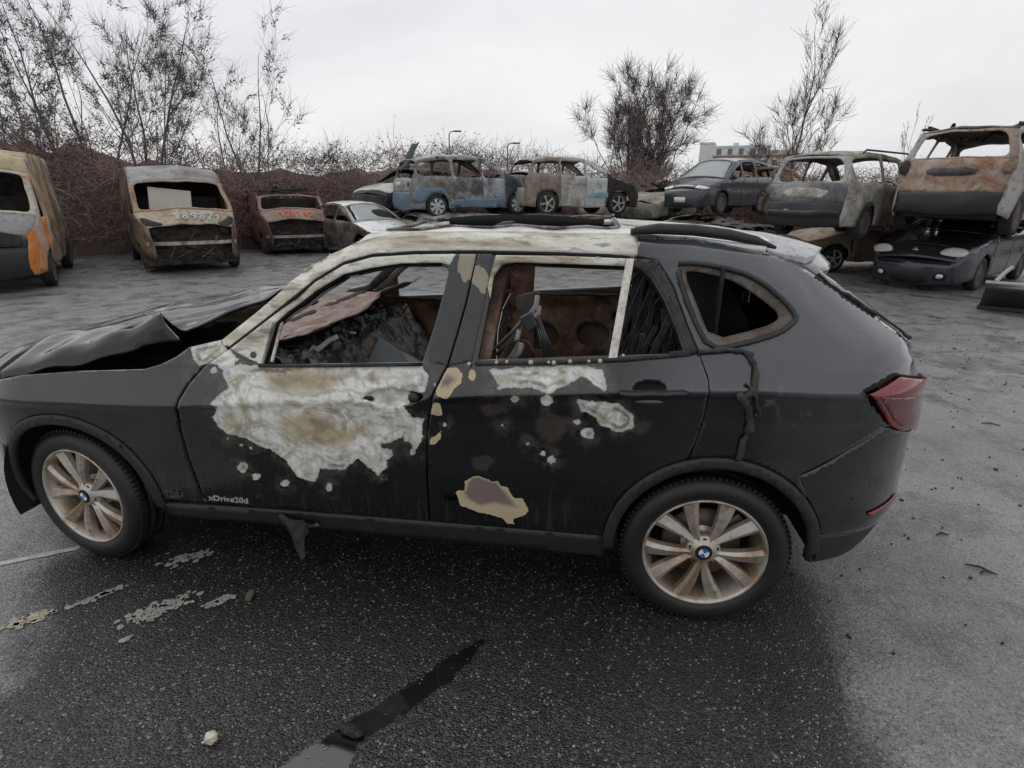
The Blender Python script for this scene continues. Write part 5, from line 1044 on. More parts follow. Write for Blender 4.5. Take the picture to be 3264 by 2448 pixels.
# --- stack with the blue people carrier
bm_ = dict(side=pal('bluecar_burnt', (.03, .028, .026), (.10, .10, .10), (.30, .32, .33), (.42, .43, .43), scale=2.2), rear_quarter_panel=pal('bluecar_quarter', (.03, .028, .026), (.12, .11, .09), (.24, .24, .23), (.36, .36, .35), scale=2.0), front_fender=pal('bluecar_wing', (.02, .022, .026), (.045, .055, .07), (.06, .08, .11), scale=2), roof=pal('bluecar_roof', (.12, .12, .12), (.40, .41, .41), (.52, .53, .53), scale=1.5), rear_bumper=plain('faded_blue_plastic', (.11, .17, .235), .5, 0, .2, 4), tailgate=pal('bluecar_gate', (.06, .06, .06), (.28, .28, .28), (.42, .42, .42), scale=3), front_bumper=plain('faded_blue_plastic2', (.05, .06, .075), .5, 0, .3, 4))
bpos = at_d(0, (1012, 452), 17.6)
blue = Wreck('burnt_people_carrier', 'burnt light-blue people carrier with silver hubcaps perched on crushed cars', 'mpv', (bpos[0], bpos[1], 1.12), (.80, .60), bm_, tilt=(0, R(1.5)), wheels='hubcap', wheelmat=HUBCAP, skip='V', seed=5, rough=.03)
for nm, x0, x1 in (('sill_paint', -1.05, 1.05),): blue.on_side('blue_sill', -1, [(-.85, .26), (.95, .26), (.90, .48), (.3, .52), (-.4, .48), (-.85, .50)], plain('faded_blue_paint', (.12, .185, .25), .4, 0, .2, 5), .01, .008)
for sg in (-1, 1): blue.on_side('blue_wing_paint', sg, [(1.72, .42), (2.02, .42), (2.0, .62), (1.86, .78), (1.55, .82), (1.2, .80), (1.0, .62), (.93, .45), (1.0, .45), (1.12, .62), (1.34, .70), (1.55, .66)], plain('faded_blue_wing', (.12, .185, .25), .4, 0, .2, 5), .008, .006)
blue.on_side('blue_sill', 1, [(-.85, .26), (.95, .26), (.90, .48), (.3, .52), (-.4, .48), (-.85, .50)], plain('faded_blue_paint2', (.12, .185, .25), .4, 0, .2, 5), .01, .008)
grid_surface('raised_tailgate_remnant', lambda a, b: (1.92+.10*math.sin(b*3)-.35*a, .30-.62*b+.05*a, 1.30+.75*a*(1-.3*b)+.05*math.sin(b*7+a*4)), 8, 8, pal('tailgate_dark', (.015, .022, .03), (.03, .045, .06), (.05, .07, .09), scale=3), blue.o, .02)
blue.on_strip('tail_lamp', 'T', [(.70, .10), (.84, .10), (.84, .22), (.70, .22)], REDLENS, .012, .01); blue.on_strip('number_plate', 'T', [(-.25, .12), (.2, .12), (.2, .22), (-.25, .22)], PLATE, .012, .01, smooth=0)
dk = dict(side=pal('dark_wreck', SOOT, (.025, .024, .025), (.05, .05, .052), scale=2), bonnet=pal('pale_bonnet', (.15, .14, .12), (.46, .46, .42), (.55, .55, .5), scale=1.2), roof=pal('dark_roof', SOOT, (.05, .05, .05), (.16, .16, .16)))
q_ = at_d(0, (838, 462), 19.0)
Wreck('burnt_hatchback', 'dark wreck with pale bonnet standing behind the blue people carrier', 'hatch', (q_[0]+.4, q_[1]+1.1, 1.05), (-.35, -.93), dk, wheels='tyre', seed=6, rough=.03)
# cars crushed under the stack
gl = [(bpos[0]+.2, bpos[1]-.1, 'wagon', (.80, .60), 'crushed dark estate lying under the blue people carrier', 1.18, pal('crushed_a', (.05, .05, .05), (.25, .25, .24), (.42, .42, .41), scale=2)),
      (-.35, 16.9, 'wagon', (.93, .36), 'flattened pale wreck lying under the white burnt crossover', 1.18, pal('crushed_b', (.08, .075, .07), (.33, .33, .32), (.5, .5, .49), scale=2)),
      (4.3, 17.3, 'hatch', (-.55, -.83), 'flattened ash-grey wreck under the dark grey people carrier', 1.10, pal('crushed_c', (.08, .075, .07), (.30, .29, .27), (.44, .43, .41), scale=2)),
      (4.1, 13.3, 'hatch', (-.70, -.71), 'crushed black wreck lying under the scorched estate', .98, pal('crushed_d', SOOT, (.03, .03, .03), (.10, .095, .09), scale=2))]
for x, y, ty, fr_, lb, hh, mt in gl: Wreck('crushed_car', lb, ty, (x, y, 0), fr_, dict(side=mt), L=3.5 if 'black' in lb else None, wheels='bare', H=hh, seed=int(abs(x*10)), rough=.05)
rl = Wreck('parked_wreck', 'black wreck showing a red tail lamp below the blue people carrier', 'hatch', tuple(np.append(at_d(0, (950, 500), 18.6)[:2], 0)), (.92, .39), dict(side=pal('blk', SOOT, (.02, .02, .02), (.04, .04, .04))), wheels='tyre', seed=12, H=1.25)
rl.on_strip('tail_lamp', 'T', [(.5, .02), (.84, .02), (.84, .20), (.55, .16)], REDLENS, .012, .01)
# --- white burnt crossover
sm = dict(side=pal('suv_ash', (.10, .085, .06), (.28, .26, .21), (.42, .42, .40), (.50, .51, .50), scale=2.0), rear_quarter_panel=pal('suv_rusty', (.06, .045, .04), (.22, .17, .14), (.34, .29, .25), scale=2), front_door=pal('suv_white_door', (.25, .25, .24), (.46, .49, .49), (.55, .58, .58), scale=1.2), front_fender=INNER, tailgate=pal('suv_gate', (.02, .02, .02), (.12, .11, .10), (.36, .35, .33), scale=3), rear_bumper=pal('suv_bumper', (.12, .11, .1), (.36, .35, .33), (.46, .45, .44), scale=3))
q_ = at_d(0, (1235, 452), 18.6)
suv = Wreck('burnt_crossover', 'ash-white burnt crossover with cyan paint on its front door stacked beside the blue car', 'suv', (q_[0], q_[1], 1.14), (.86, .51), sm, W=1.78, L=4.1, wheels='alloy', wheelmat=WHALLOY, skip='VB', seed=7, rough=.035)
for sg in (1, -1): smear(suv, lambda Q, sg=sg: suv.side(Q, sg, .012), [((-.75+.07*k, .52+.01*(k % 3)), (-.74+.07*k, .66+.02*((k*2) % 3))) for k in range(9)], CYAN, .022)
q_ = at_d(0, (1120, 400), 20.5)
Wreck('burnt_hatchback', 'brown roofed wreck half hidden between the blue car and the white crossover', 'hatch', (q_[0], q_[1]+.6, 1.05), (.5, -.86), dict(side=pal('hid', (.05, .04, .035), (.20, .17, .15), (.42, .41, .39), scale=2)), wheels='tyre', seed=9, rough=.03)
# --- right of the white crossover
q_ = at_d(0, (1360, 465), 22)
Wreck('burnt_city_car', 'small pinkish scorched city car left of the dark people carrier stack', 'hatch', (q_[0]-.2, q_[1]+.3, .35), (.75, .66), dict(side=pal('pink_car', (.10, .08, .07), (.34, .28, .25), (.46, .42, .40), (.30, .16, .09), scale=1.6)), L=3.6, W=1.62, H=1.45, wheels='bare', seed=21, rough=.03)
q_ = at_d(0, (1455, 445), 21)
sc_ = Wreck('crushed_car', 'flattened ash-covered wreck with scrap piled on top beside the dark people carrier', 'hatch', (q_[0]-.2, q_[1]+1.0, .85), (-.5, -.86), dict(side=pal('ashcar', (.07, .065, .05), (.26, .25, .20), (.40, .39, .33), scale=2)), H=1.12, wheels='tyre', seed=22, rough=.06)
m = MB()
for k in range(14): m.tube([(random.uniform(-.4, .6), random.uniform(-.6, .6), 1.05), (random.uniform(-.3, .5), random.uniform(-.5, .5), 1.25+random.uniform(0, .2)), (random.uniform(-.2, .7), random.uniform(-.6, .6), 1.15)], .03, 5)
o = m.build('scrap_pile', INNER, sc_.o); o['kind'] = 'stuff'
GREYP = NT('dusty_dark_grey_paint'); _n = GREYP.noise(5, 4); GREYP = GREYP.fin(GREYP.mix(_n, (.028, .033, .042), (.045, .052, .062)), GREYP.mixf(_n, .18, .35), 0, .5, .5, .1)
mer = Wreck('people_carrier', 'unburnt dark grey people carrier with clear headlamps stacked in the second tier', 'mpv', (0, 0, 1.15), (-.66, -.75), dict(side=GREYP, roof=pal('mer_roof', (.30, .32, .33), (.42, .44, .45), (.5, .52, .53), rough=.35), windscreen_frame=GREYP, nose_panel=GREYP, front_bumper=GREYP), L=4.05, W=1.72, H=1.60, wheels='tyre', seed=23, rough=.004)
q_ = at_d(0, (1552, 452), 19.5); mer.o.location = (q_[0], q_[1]+.3, 1.22)
for s_ in (-1, 1): mer.on_strip('headlamp', 'G', [(s_*.45, -.03), (s_*.88, .02), (s_*.92, .20), (s_*.50, .16)], LAMPW, .012, .012)
mer.on_strip('windscreen', 'W', [(-.76, .04), (.76, .04), (.70, mer.slen('W')-.04), (-.70, mer.slen('W')-.04)], GLASSW, -.01, .006, smooth=0)
mer.on_strip('grille_bar', 'G', [(-.42, .04), (.42, .04), (.40, .10), (-.40, .10)], SILV, .012, .012, smooth=0); mer.on_strip('number_plate', 'B', [(-.26, .16), (.26, .16), (.26, .27), (-.26, .27)], PLATE, .012, .01, smooth=0)
mer.on_strip('air_intake', 'B', [(-.55, .02), (.55, .02), (.5, .13), (-.5, .13)], BLACK, .008, .008)
for sg in (-1, 1): mer.on_side('door_mirror', sg, [(-.80, 1.02), (-.62, 1.02), (-.62, 1.16), (-.78, 1.16)], GREYP, .12, .10)
q_ = at_d(0, (1655, 430), 21)
Wreck('burnt_hatchback', 'rust-brown gutted wreck behind the dark grey people carrier', 'wagon', (q_[0]+.5, q_[1]+1.4, 1.15), (.75, .66), dict(side=pal('rustcar', (.10, .05, .03), (.19, .10, .055), (.27, .17, .10), scale=1.5), roof=pal('rustcar_roof', (.2, .17, .14), (.42, .40, .38), (.5, .49, .47))), wheels='tyre', seed=24, rough=.03)
q_ = at_d(0, (1590, 478), 25)
fsm = Wreck('burnt_saloon', 'pale burnt saloon with cyan paint far behind under the people carrier', 'sedan', (q_[0], q_[1], max(.3, q_[2]-.05)), (.92, .38), dict(side=pal('palesaloon', (.12, .11, .09), (.38, .36, .31), (.5, .49, .45), scale=2)), L=3.9, H=1.30, wheels='alloy', seed=25, rough=.03)
# --- scorched estate on the right stack
wm = dict(side=pal('est_ash', (.06, .055, .045), (.22, .20, .16), (.36, .355, .33), (.46, .46, .45), scale=2.0), tailgate=pal('est_gate', (.05, .055, .06), (.17, .18, .19), (.30, .31, .32), scale=1.6), rear_bumper=BUMPBLK, rear_window_frame=pal('est_frame', (.12, .12, .11), (.34, .34, .32), (.45, .45, .42), scale=2), rear_door=pal('est_door', (.07, .05, .04), (.20, .15, .11), (.37, .36, .32), scale=2), front_bumper=BUMPBLK)
est = Wreck('burnt_estate', 'scorched grey estate with intact black rear bumper stacked on a crushed wreck', 'wagon', (0, 0, .92), (.72, .69), wm, W=1.74, H=1.56, L=4.3, wheels='tyre', seed=31, rough=.025)
est.o.location = (4.95+.72*2.1, 9.95+.69*2.1, .93)
est.on_strip('reflector', 'U', [(-.42, .14), (-.26, .14), (-.26, .20), (-.42, .20)], REDLENS, .012, .01); est.on_strip('bumper_step', 'U', [(-.84, .16), (.84, .16), (.84, .26), (-.84, .26)], BUMPBLK, .03, .03, smooth=0); est.on_strip('plate_recess', 'T', [(-.5, .10), (.5, .10), (.5, .26), (-.5, .26)], WHALLOY, .010, .008)
for s_ in (-1, 1):
    m = MB(); m.tube([(-.35, s_*.70, 1.56), (-.3, s_*.70, 1.61), (1.5, s_*.68, 1.60), (1.6, s_*.68, 1.55)], .018, 5); m.build('roof_rail', INNER, est.o)
# --- rusty brown saloon below it
rm = dict(side=pal('saloon_rust', (.07, .05, .035), (.17, .125, .085), (.27, .22, .165), (.33, .29, .24), scale=1.6), front_bumper=INNER, nose_panel=INNER)
sal = Wreck('burnt_saloon', 'brown rusted saloon without its front bumper, squeezed below the scorched estate', 'sedan', (7.7, 13.55, 0), (-.965, -.26), rm, H=1.36, wheels=['alloy', 'tyre', 'alloy', 'tyre'], wheelmat=WHALLOY, seed=33, rough=.03)
smear(sal, lambda Q: sal.side(Q, 1, .012), [((-.85+.1*k, .46), (-.80+.1*k, .60)) for k in range(6)]+[((-.80, .47), (-.35, .50))], PALEBLUE, .009)
m = MB(); m.tube([(-1.9, .85, .95), (-.6, .95, 1.0), (.3, 1.0, 1.10), (.55, .98, 1.16)], [.05, .055, .06, .07], 7); m.build('fallen_door_frame', pal('beam_tan', (.14, .10, .07), (.30, .24, .19), (.38, .33, .28), scale=4), sal.o, True)
# --- dark hatchback, front to the camera
MAZ = NT('wet_dark_blue_paint'); _n = MAZ.noise(4, 5, .6); MAZ = MAZ.fin(MAZ.mix(_n, (.014, .016, .022), (.032, .036, .046)), MAZ.mixf(_n, .14, .34), 0, .5, .6, .08)
mz = Wreck('dark_hatchback', 'dark blue hatchback with clouded headlamps and an orange sprayed number, under a rusty wreck', 'hatchm', (0, 0, 0), (-.72, -.69), dict(side=MAZ, windscreen_frame=MAZ, roof=INNER, rear_window_frame=INNER), L=4.42, W=1.76, H=1.40, wheels='tyre', seed=35, rough=.006)
mz.o.location = (6.92+.72*2.21+.15, 9.85+.69*2.21, 0)
for s_ in (-1, 1):
    mz.on_strip('headlamp', 'G', [(s_*.46, .12), (s_*.66, .10), (s_*.92, .13), (s_*.96, .25), (s_*.80, .30), (s_*.56, .26)], LAMPW, .014, .014)
    mz.on_strip('fog_lamp', 'B', [(s_*.62, .14), (s_*.76, .14), (s_*.76, .21), (s_*.62, .21)], LAMPW, .02, .012); mz.on_strip('fog_recess', 'B', [(s_*.54, .10), (s_*.84, .10), (s_*.82, .24), (s_*.56, .22)], BLACK, .008, .008)
mz.on_strip('grille_opening', 'G', [(-.40, .12), (.40, .12), (.42, .26), (.10, .27), (-.42, .26)], BLACK, .012, .008); mz.on_strip('air_intake', 'B', [(-.45, .06), (.45, .06), (.40, .17), (-.40, .17)], BLACK, .010, .008)
mz.on_strip('windscreen', 'W', [(-.74, .04), (.74, .04), (.70, mz.slen('W')-.04), (-.70, mz.slen('W')-.04)], plain('sooty_glass', (.012, .013, .016), .12, 0, .3, 4), -.01, .006, smooth=0)
mz.on_strip('badge', 'G', [(-.07, .13), (.07, .13), (.0, .22)], SILV, .02, .008, smooth=0)
mz.on_strip('torn_bonnet_edge', 'H', [(-.40, .0), (.38, .0), (.32, .15), (.05, .11), (-.26, .16)], BLACK, .012, .006)
for sg in (1, -1): mz.on_side('door_mirror', sg, [(-.72, .96), (-.54, .96), (-.54, 1.08), (-.70, 1.08)], INNER, .12, .08)
spray(mz, '190072', lambda Q: mz.side(Q, 1, .012), -1.0, .62, .80, .24, ORANGE, .020)
# --- rusty wreck on top of it
um = dict(side=pal('top_ash', (.14, .11, .09), (.30, .28, .25), (.40, .395, .37), (.30, .18, .10), scale=1.6), tailgate=pal('top_gate', (.12, .05, .035), (.25, .12, .07), (.34, .28, .23), (.40, .38, .34), scale=1.8), rear_window_frame=pal('top_frame', (.13, .06, .05), (.30, .24, .2), (.42, .41, .39), scale=1.5), rear_bumper=BUMPBLK, roof=pal('top_roof', SOOT, (.08, .06, .05), (.30, .28, .26), scale=2))
top = Wreck('burnt_hatchback', 'rust-streaked gutted hatchback perched on the dark blue hatchback, tail outwards', 'suvt', (0, 0, 1.0), (.70, .715), um, W=1.80, H=1.72, L=4.2, wheels='tyre', seed=37, rough=.035, tilt=(0, R(-3)))
top.o.location = (6.80+.70*2.1, 8.85+.715*2.1, 1.04)
for s_ in (-1, 1): top.on_strip('tail_lamp_opening', 'T', [(s_*.72, .0), (s_*.92, .0), (s_*.93, .22), (s_*.76, .26)], INNER if s_ < 0 else pal('lamp_hole_rust', (.06, .04, .03), (.22, .16, .11), (.32, .28, .22), scale=5), .012, .01)
top.on_strip('plate_recess', 'T', [(-.42, .16), (.42, .16), (.38, .28), (-.38, .28)], pal('recess_grey', SOOT, (.06, .06, .065), (.14, .14, .15)), .012, .008)
grid_surface('hanging_bumper_skin', lambda a, b: (2.06+.04*math.sin(b*4), -.25+.95*b-.0, .62-.24*a*math.sin(math.pi*min(1, b*1.1))+.05*math.sin(b*9)), 6, 12, pal('hang', (.2, .12, .06), (.36, .30, .22), (.12, .1, .08), scale=5), top.o, .012)
m = MB()
for k in range(16): x_, y_ = random.uniform(-.3, 1.6), random.uniform(-.7, .7); m.tube([(x_, y_, 1.70), (x_+random.uniform(-.2, .2), y_+random.uniform(-.15, .15), 1.74+random.uniform(0, .03)), (x_+random.uniform(-.3, .3), y_+random.uniform(-.2, .2), 1.71)], [.02, .035, .02], 5)
o = m.build('charred_roof_flakes', INNER, top.o); o['kind'] = 'stuff'
# --- black loader scoop at the right edge
scp = empty('loader_scoop', (7.15, 7.55, 0), R(-30)); tag(scp, 'black curved metal scoop with a pale top bar standing on the wet asphalt', 'scoop')
grid_surface('scoop_shell', lambda a, b: (-.15+.9*b, .30*math.cos(a*2.0)-.05, .04+.42*a+.10*math.sin(a*2.6)*-1), 12, 6, BUMPBLK, scp, .02)
m = MB(); m.box((.30, -.16, .48), (.47, .03, .018)); m.build('top_bar', plain('pale_bar', (.45, .44, .42), .5, 0, .2), scp, False, .006)
m = MB(); m.box((.30, .24, .04), (.47, .05, .03)); m.build('cutting_edge', BUMPBLK, scp, False, .006)
m = MB(); m.tube([(-.05, -.16, .50), (.02, -.10, .62), (.10, -.06, .72)], .03, 6); m.build('bracket', plain('pale_bar2', (.4, .39, .36), .5), scp)
# ================================================================== hedge, trees, building
def tubes_mesh(segs, n=3):
    """segs: list of (p0, p1, r0, r1) arrays -> verts, quads"""
    A = np.array([s_[0] for s_ in segs]); B = np.array([s_[1] for s_ in segs]); ra = np.array([s_[2] for s_ in segs]); rb = np.array([s_[3] for s_ in segs])
    d = B-A; d /= np.linalg.norm(d, axis=1)[:, None]+1e-9; ref = np.where(np.abs(d[:, 2:3]) < .9, np.array([[0, 0, 1.]]), np.array([[1., 0, 0]]))
    u = np.cross(d, ref); u /= np.linalg.norm(u, axis=1)[:, None]+1e-9; v = np.cross(d, u); k = len(segs)
    V = np.zeros((k, 2*n, 3))
    for j in range(n):
        a = 2*math.pi*j/n; o = u*math.cos(a)+v*math.sin(a); V[:, j] = A+o*ra[:, None]; V[:, n+j] = B+o*rb[:, None]
    b = (np.arange(k)*2*n)[:, None]
    F = np.concatenate([np.concatenate([b+j, b+(j+1) % n, b+n+(j+1) % n, b+n+j], 1) for j in range(n)])
    return V.reshape(-1, 3), F
def leaves_mesh(P, size, rg):
    n = len(P); a = rg.normal(size=(n, 3)); a /= np.linalg.norm(a, axis=1)[:, None]; b = np.cross(a, rg.normal(size=(n, 3))); b /= np.linalg.norm(b, axis=1)[:, None]
    s_ = size*rg.uniform(.5, 1.3, (n, 1)); V = np.stack([P-a*s_, P+b*s_*.45, P+a*s_, P-b*s_*.45], 1).reshape(-1, 3)
    return V, np.arange(4*n).reshape(-1, 4)
TWIG = plain('bramble_stems', (.40, .29, .265), .8, 0, .45, 1.2); TWIG2 = plain('grey_bramble_tips', (.26, .23, .215), .8, 0, .35, 1.5)
LEAF = NT('dry_bramble_leaves'); _n = LEAF.noise(2.2, 4); _m = LEAF.noise(30, 2); LEAF = LEAF.fin(LEAF.mix(_m, LEAF.ramp(_n, (.36, (.20, .12, .098)), (.52, (.32, .20, .16)), (.62, (.23, .21, .14))), (.15, .125, .105)), .7)
PATH = np.array([(-24, 4.), (-17, 9.5), (-13.6, 13), (-11, 16.2), (-8.2, 18.6), (-4.5, 20.3), (1.2, 21.6), (6, 22.2), (12, 22.4), (20, 21), (30, 16)])
TOP = np.array([3.9, 3.9, 3.4, 3.0, 3.1, 3.5, 2.75, 2.65, 2.6, 2.5, 2.5])
seg = np.linalg.norm(np.diff(PATH, axis=0), axis=1); cum = np.concatenate([[0], np.cumsum(seg)])
def hedge_at(s_): return np.interp(s_, cum, PATH[:, 0]), np.interp(s_, cum, PATH[:, 1]), np.interp(s_, cum, TOP)
rg = np.random.default_rng(11)
hg = empty('bramble_hedge', (0, 20, 0)); tag(hg, 'long tangled hedge of leafless red-brown brambles behind the wrecks', 'hedge')
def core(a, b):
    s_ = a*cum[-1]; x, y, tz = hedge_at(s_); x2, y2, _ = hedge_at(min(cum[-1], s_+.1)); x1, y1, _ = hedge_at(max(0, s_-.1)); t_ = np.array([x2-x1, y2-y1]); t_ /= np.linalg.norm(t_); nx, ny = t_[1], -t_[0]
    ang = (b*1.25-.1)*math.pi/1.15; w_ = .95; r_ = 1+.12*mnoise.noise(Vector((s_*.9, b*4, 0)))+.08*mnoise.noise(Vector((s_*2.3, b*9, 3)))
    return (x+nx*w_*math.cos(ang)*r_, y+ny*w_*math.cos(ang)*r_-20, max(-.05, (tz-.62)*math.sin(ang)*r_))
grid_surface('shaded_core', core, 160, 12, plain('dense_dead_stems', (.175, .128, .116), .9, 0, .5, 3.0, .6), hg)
segs = []; LP = []; segs2 = []
for i in range(26000):
    s_ = rg.uniform(0, cum[-1]); x, y, tz = hedge_at(s_); x2, y2, _ = hedge_at(min(cum[-1], s_+.2)); t_ = np.array([x2-x+1e-6, y2-y]); t_ /= np.linalg.norm(t_); nrm = np.array([t_[1], -t_[0]])
    tz *= 1+.10*mnoise.noise(Vector((s_*.8, 1, 0)))+.07*mnoise.noise(Vector((s_*2.5, 5, 0)))
    b = rg.uniform(-.2, 1.0)**1.0; out = rg.uniform(.75, 1.35); h0 = tz*rg.uniform(.10, .98)
    w_ = 1.35*math.sqrt(max(.02, 1-(h0/tz)**2))
    p0 = np.array([x+nrm[0]*w_*out*.8, y+nrm[1]*w_*out*.8, h0*.96]); 
    d = np.array([nrm[0]*rg.uniform(-.2, .6)+t_[0]*rg.normal(0, .6), nrm[1]*rg.uniform(-.2, .6)+t_[1]*rg.normal(0, .6), rg.uniform(-.1, 1.0)]); d /= np.linalg.norm(d)
    ln_ = rg.uniform(.4, 1.15); pts = [p0]; g_ = rg.uniform(.3, 1.3)
    for k in range(4): pts.append(pts[-1]+d*ln_/4); d = d+np.array([rg.normal(0, .12), rg.normal(0, .12), -.25*g_]); d /= np.linalg.norm(d)
    r_ = rg.uniform(.005, .012)
    tgt = segs2 if (h0 > .8*tz and rg.random() < .6) else segs
    for k in range(4): 
        tgt.append((pts[k], pts[k+1], r_*(1-.2*k), r_*(.8-.2*k)+.001))
        for _ in range(2):
            if rg.random() < .36: LP.append(pts[k+1]+rg.normal(0, .05, 3))
off = np.array([0, 20, 0])
V, F = tubes_mesh(segs); quadmesh('red_brown_stems', V-off, F, TWIG, hg, False, 'stuff')
V, F = tubes_mesh(segs2); quadmesh('grey_stem_tips', V-off, F, TWIG2, hg, False, 'stuff')
V, F = leaves_mesh(np.array(LP), .04, rg); quadmesh('withered_leaves', V-off, F, LEAF, hg, False, 'stuff')
BARK = plain('wet_grey_bark', (.115, .105, .105), .8, 0, .4, 6, .3); BARK2 = plain('wet_brown_bark', (.12, .092, .083), .8, 0, .4, 6, .3); PODS = plain('dark_dry_pods', (.095, .09, .098), .7, 0, .4, 9)
def tree(label, base, stems, seed, bark, depth=4, pods=0, twigs=6, droop=0., group=None, kids=(3, 6), lenf=.62, cat='tree', ang=.5, podsize=.05, floor=.0045, fuzz=0):
    rg = np.random.default_rng(seed); segs = {0: [], 1: []}; tips = []
    t_ = empty('bare_tree', tuple(base)); tag(t_, label, cat, group)
    def grow(p, d, ln_, r_, lv):
        n = max(3, int(ln_/.35)) if lv < 2 else 3; pts = [p]; dd = d/np.linalg.norm(d); rr_ = [r_]
        for k in range(n):
            pts.append(pts[-1]+dd*ln_/n); rr_.append(max(floor*.6, r_*(1-.90*(k+1)/n)))
            dd = dd+rg.normal(0, .07 if lv < 2 else .14, 3)+np.array([0, 0, (.05 if lv < 2 else -droop)]); dd /= np.linalg.norm(dd)
            segs[0 if lv < 1 else 1].append((pts[-2], pts[-1], rr_[-2], rr_[-1]))
        tips.extend(pts[1:] if lv >= depth-1 else [])
        if lv >= depth: return
        m_ = rg.integers(*kids)+(3 if lv == 0 else 0) if lv < depth-1 else twigs
        for _ in range(m_):
            k = rg.uniform(.22, 1.0); i = min(n-1, int(k*n)); q = pts[i]+(pts[i+1]-pts[i])*(k*n-i)
            ax = pts[i+1]-pts[i]; ax /= np.linalg.norm(ax); o = np.cross(ax, rg.normal(size=3)); o /= np.linalg.norm(o)
            a = rg.uniform(.6, 1.3)*ang; nd = ax*math.cos(a)+o*math.sin(a)
            grow(q, nd, ln_*lenf*rg.uniform(.55, 1.05)*(1.15-.5*k), max(floor, rr_[i]*.5), lv+1)
    for (dx, dy, dz, ln_, r_) in stems: grow(np.array([rg.normal(0, .12), rg.normal(0, .12), -.1]), np.array([dx, dy, dz], float), ln_, r_, 0)
    if fuzz:
        S_ = segs[1]; ii = rg.integers(0, len(S_), fuzz)
        for i in ii:
            a_, b_ = S_[i][0], S_[i][1]; p = a_+(b_-a_)*rg.random(); d = (b_-a_)/(np.linalg.norm(b_-a_)+1e-9)+rg.normal(0, .36, 3)+[0, 0, .30]; d /= np.linalg.norm(d); l_ = rg.uniform(.25, .75)
            q = p+d*l_*.5; d2 = d+rg.normal(0, .25, 3)+[0, 0, .15]; e = q+d2/np.linalg.norm(d2)*l_*.5
            segs[1] += [(p, q, floor*.8, floor*.65), (q, e, floor*.65, floor*.4)]
    V, F = tubes_mesh(segs[0], 6); quadmesh('trunk', V, F, bark, t_, True)
    V, F = tubes_mesh(segs[1], 3); cr_ = quadmesh('crown', V, F, bark, t_, False)
    if pods:
        T_ = np.array(tips); P = T_[rg.integers(0, len(T_), pods)]+rg.normal(0, .05, (pods, 3))-[0, 0, .04]
        V, F = leaves_mesh(P, podsize, rg); quadmesh('dry_pods', V, F, PODS, cr_, False, 'stuff')
    return t_
b1 = at_d(0, (215, 350), 20.5); b2 = at_d(0, (300, 350), 20.0); b3 = at_d(0, (535, 330), 21.0); b0 = at_d(0, (20, 300), 20.); b4 = at_d(0, (1375, 380), 24.5); b5 = at_d(0, (1700, 380), 25.5); b6 = at_d(0, (1930, 380), 25.)
def gnd(p): return (p[0], p[1], 0)
GRP = 'bare trees over the hedge'
tree('leaning multi-stemmed bare tree with dark pods behind the tall cream-roofed van', gnd(b1), [(-.62, .1, 1, 7.0, .06), (-.40, -.1, 1, 7.2, .06), (-.18, .1, 1, 7.2, .06), (.04, .1, 1, 6.6, .05)], 3, BARK, 4, 4600, 6, 0, GRP, (4, 6), .46, ang=.5, podsize=.034, fuzz=1800)
tree('slender bare tree with dark pods rising behind the tan van', gnd(b2), [(.02, .1, 1, 6.8, .055), (.16, 0, 1, 6.6, .055), (-.16, .1, 1, 6.6, .05), (.30, .1, 1, 5.6, .045)], 5, BARK, 4, 4800, 6, 0, GRP, (4, 6), .44, ang=.48, podsize=.034, fuzz=1800)
tree('open bare tree with many thin stems behind the small red-brown van', gnd(b3), [(-.28, .1, 1, 5.4, .045), (-.08, .1, 1, 6.2, .05), (.10, 0, 1, 5.8, .045), (.30, .1, 1, 5.0, .04), (.75, .1, 1, 3.6, .03)], 8, BARK, 4, 1500, 6, 0, GRP, (4, 6), .46, ang=.5, podsize=.04, fuzz=1000)
tree('pale thin bare tree at the far left end of the hedge', gnd(b0), [(-.15, .1, 1, 5.0, .04), (.1, 0, 1, 5.4, .04), (.3, 0, 1, 4.8, .035)], 9, BARK, 4, 1500, 6, 0, GRP, (4, 6), .5, podsize=.045)
tree('dense upright bushy bare tree standing alone above the hedge', gnd(b4), [(a_, .12*math.sin(k_*2.4), 1, 6.6-4.6*abs(a_-.02)**1.4-.35*(k_ % 2), .045) for k_, a_ in enumerate(np.linspace(-.42, .44, 21))], 31, BARK2, 3, 0, 4, .0, GRP, (8, 11), .24, ang=.62, floor=.0078, fuzz=8500)
tree('tall slim bare birch-like tree in front of the white building', gnd(b5), [(.13, 0, 1, 7.9, .065), (.20, .1, 1, 6.6, .045), (.02, .1, 1, 5.0, .035), (.30, 0, 1, 4.8, .03), (-.2, 0, 1, 4.2, .03)], 21, BARK2, 3, 0, 6, -.06, GRP, (9, 13), .30, ang=.5, floor=.0075, fuzz=1800)
tree('thin bare saplings at the right end of the hedge', gnd(b6), [(.12, 0, 1, 4.2, .022), (.2, .1, 1, 4.6, .022), (.02, .1, 1, 3.6, .018), (.26, 0, 1, 3.8, .018)], 25, BARK2, 2, 0, 7, -.05, GRP, (5, 7), .32, ang=.35, floor=.007)
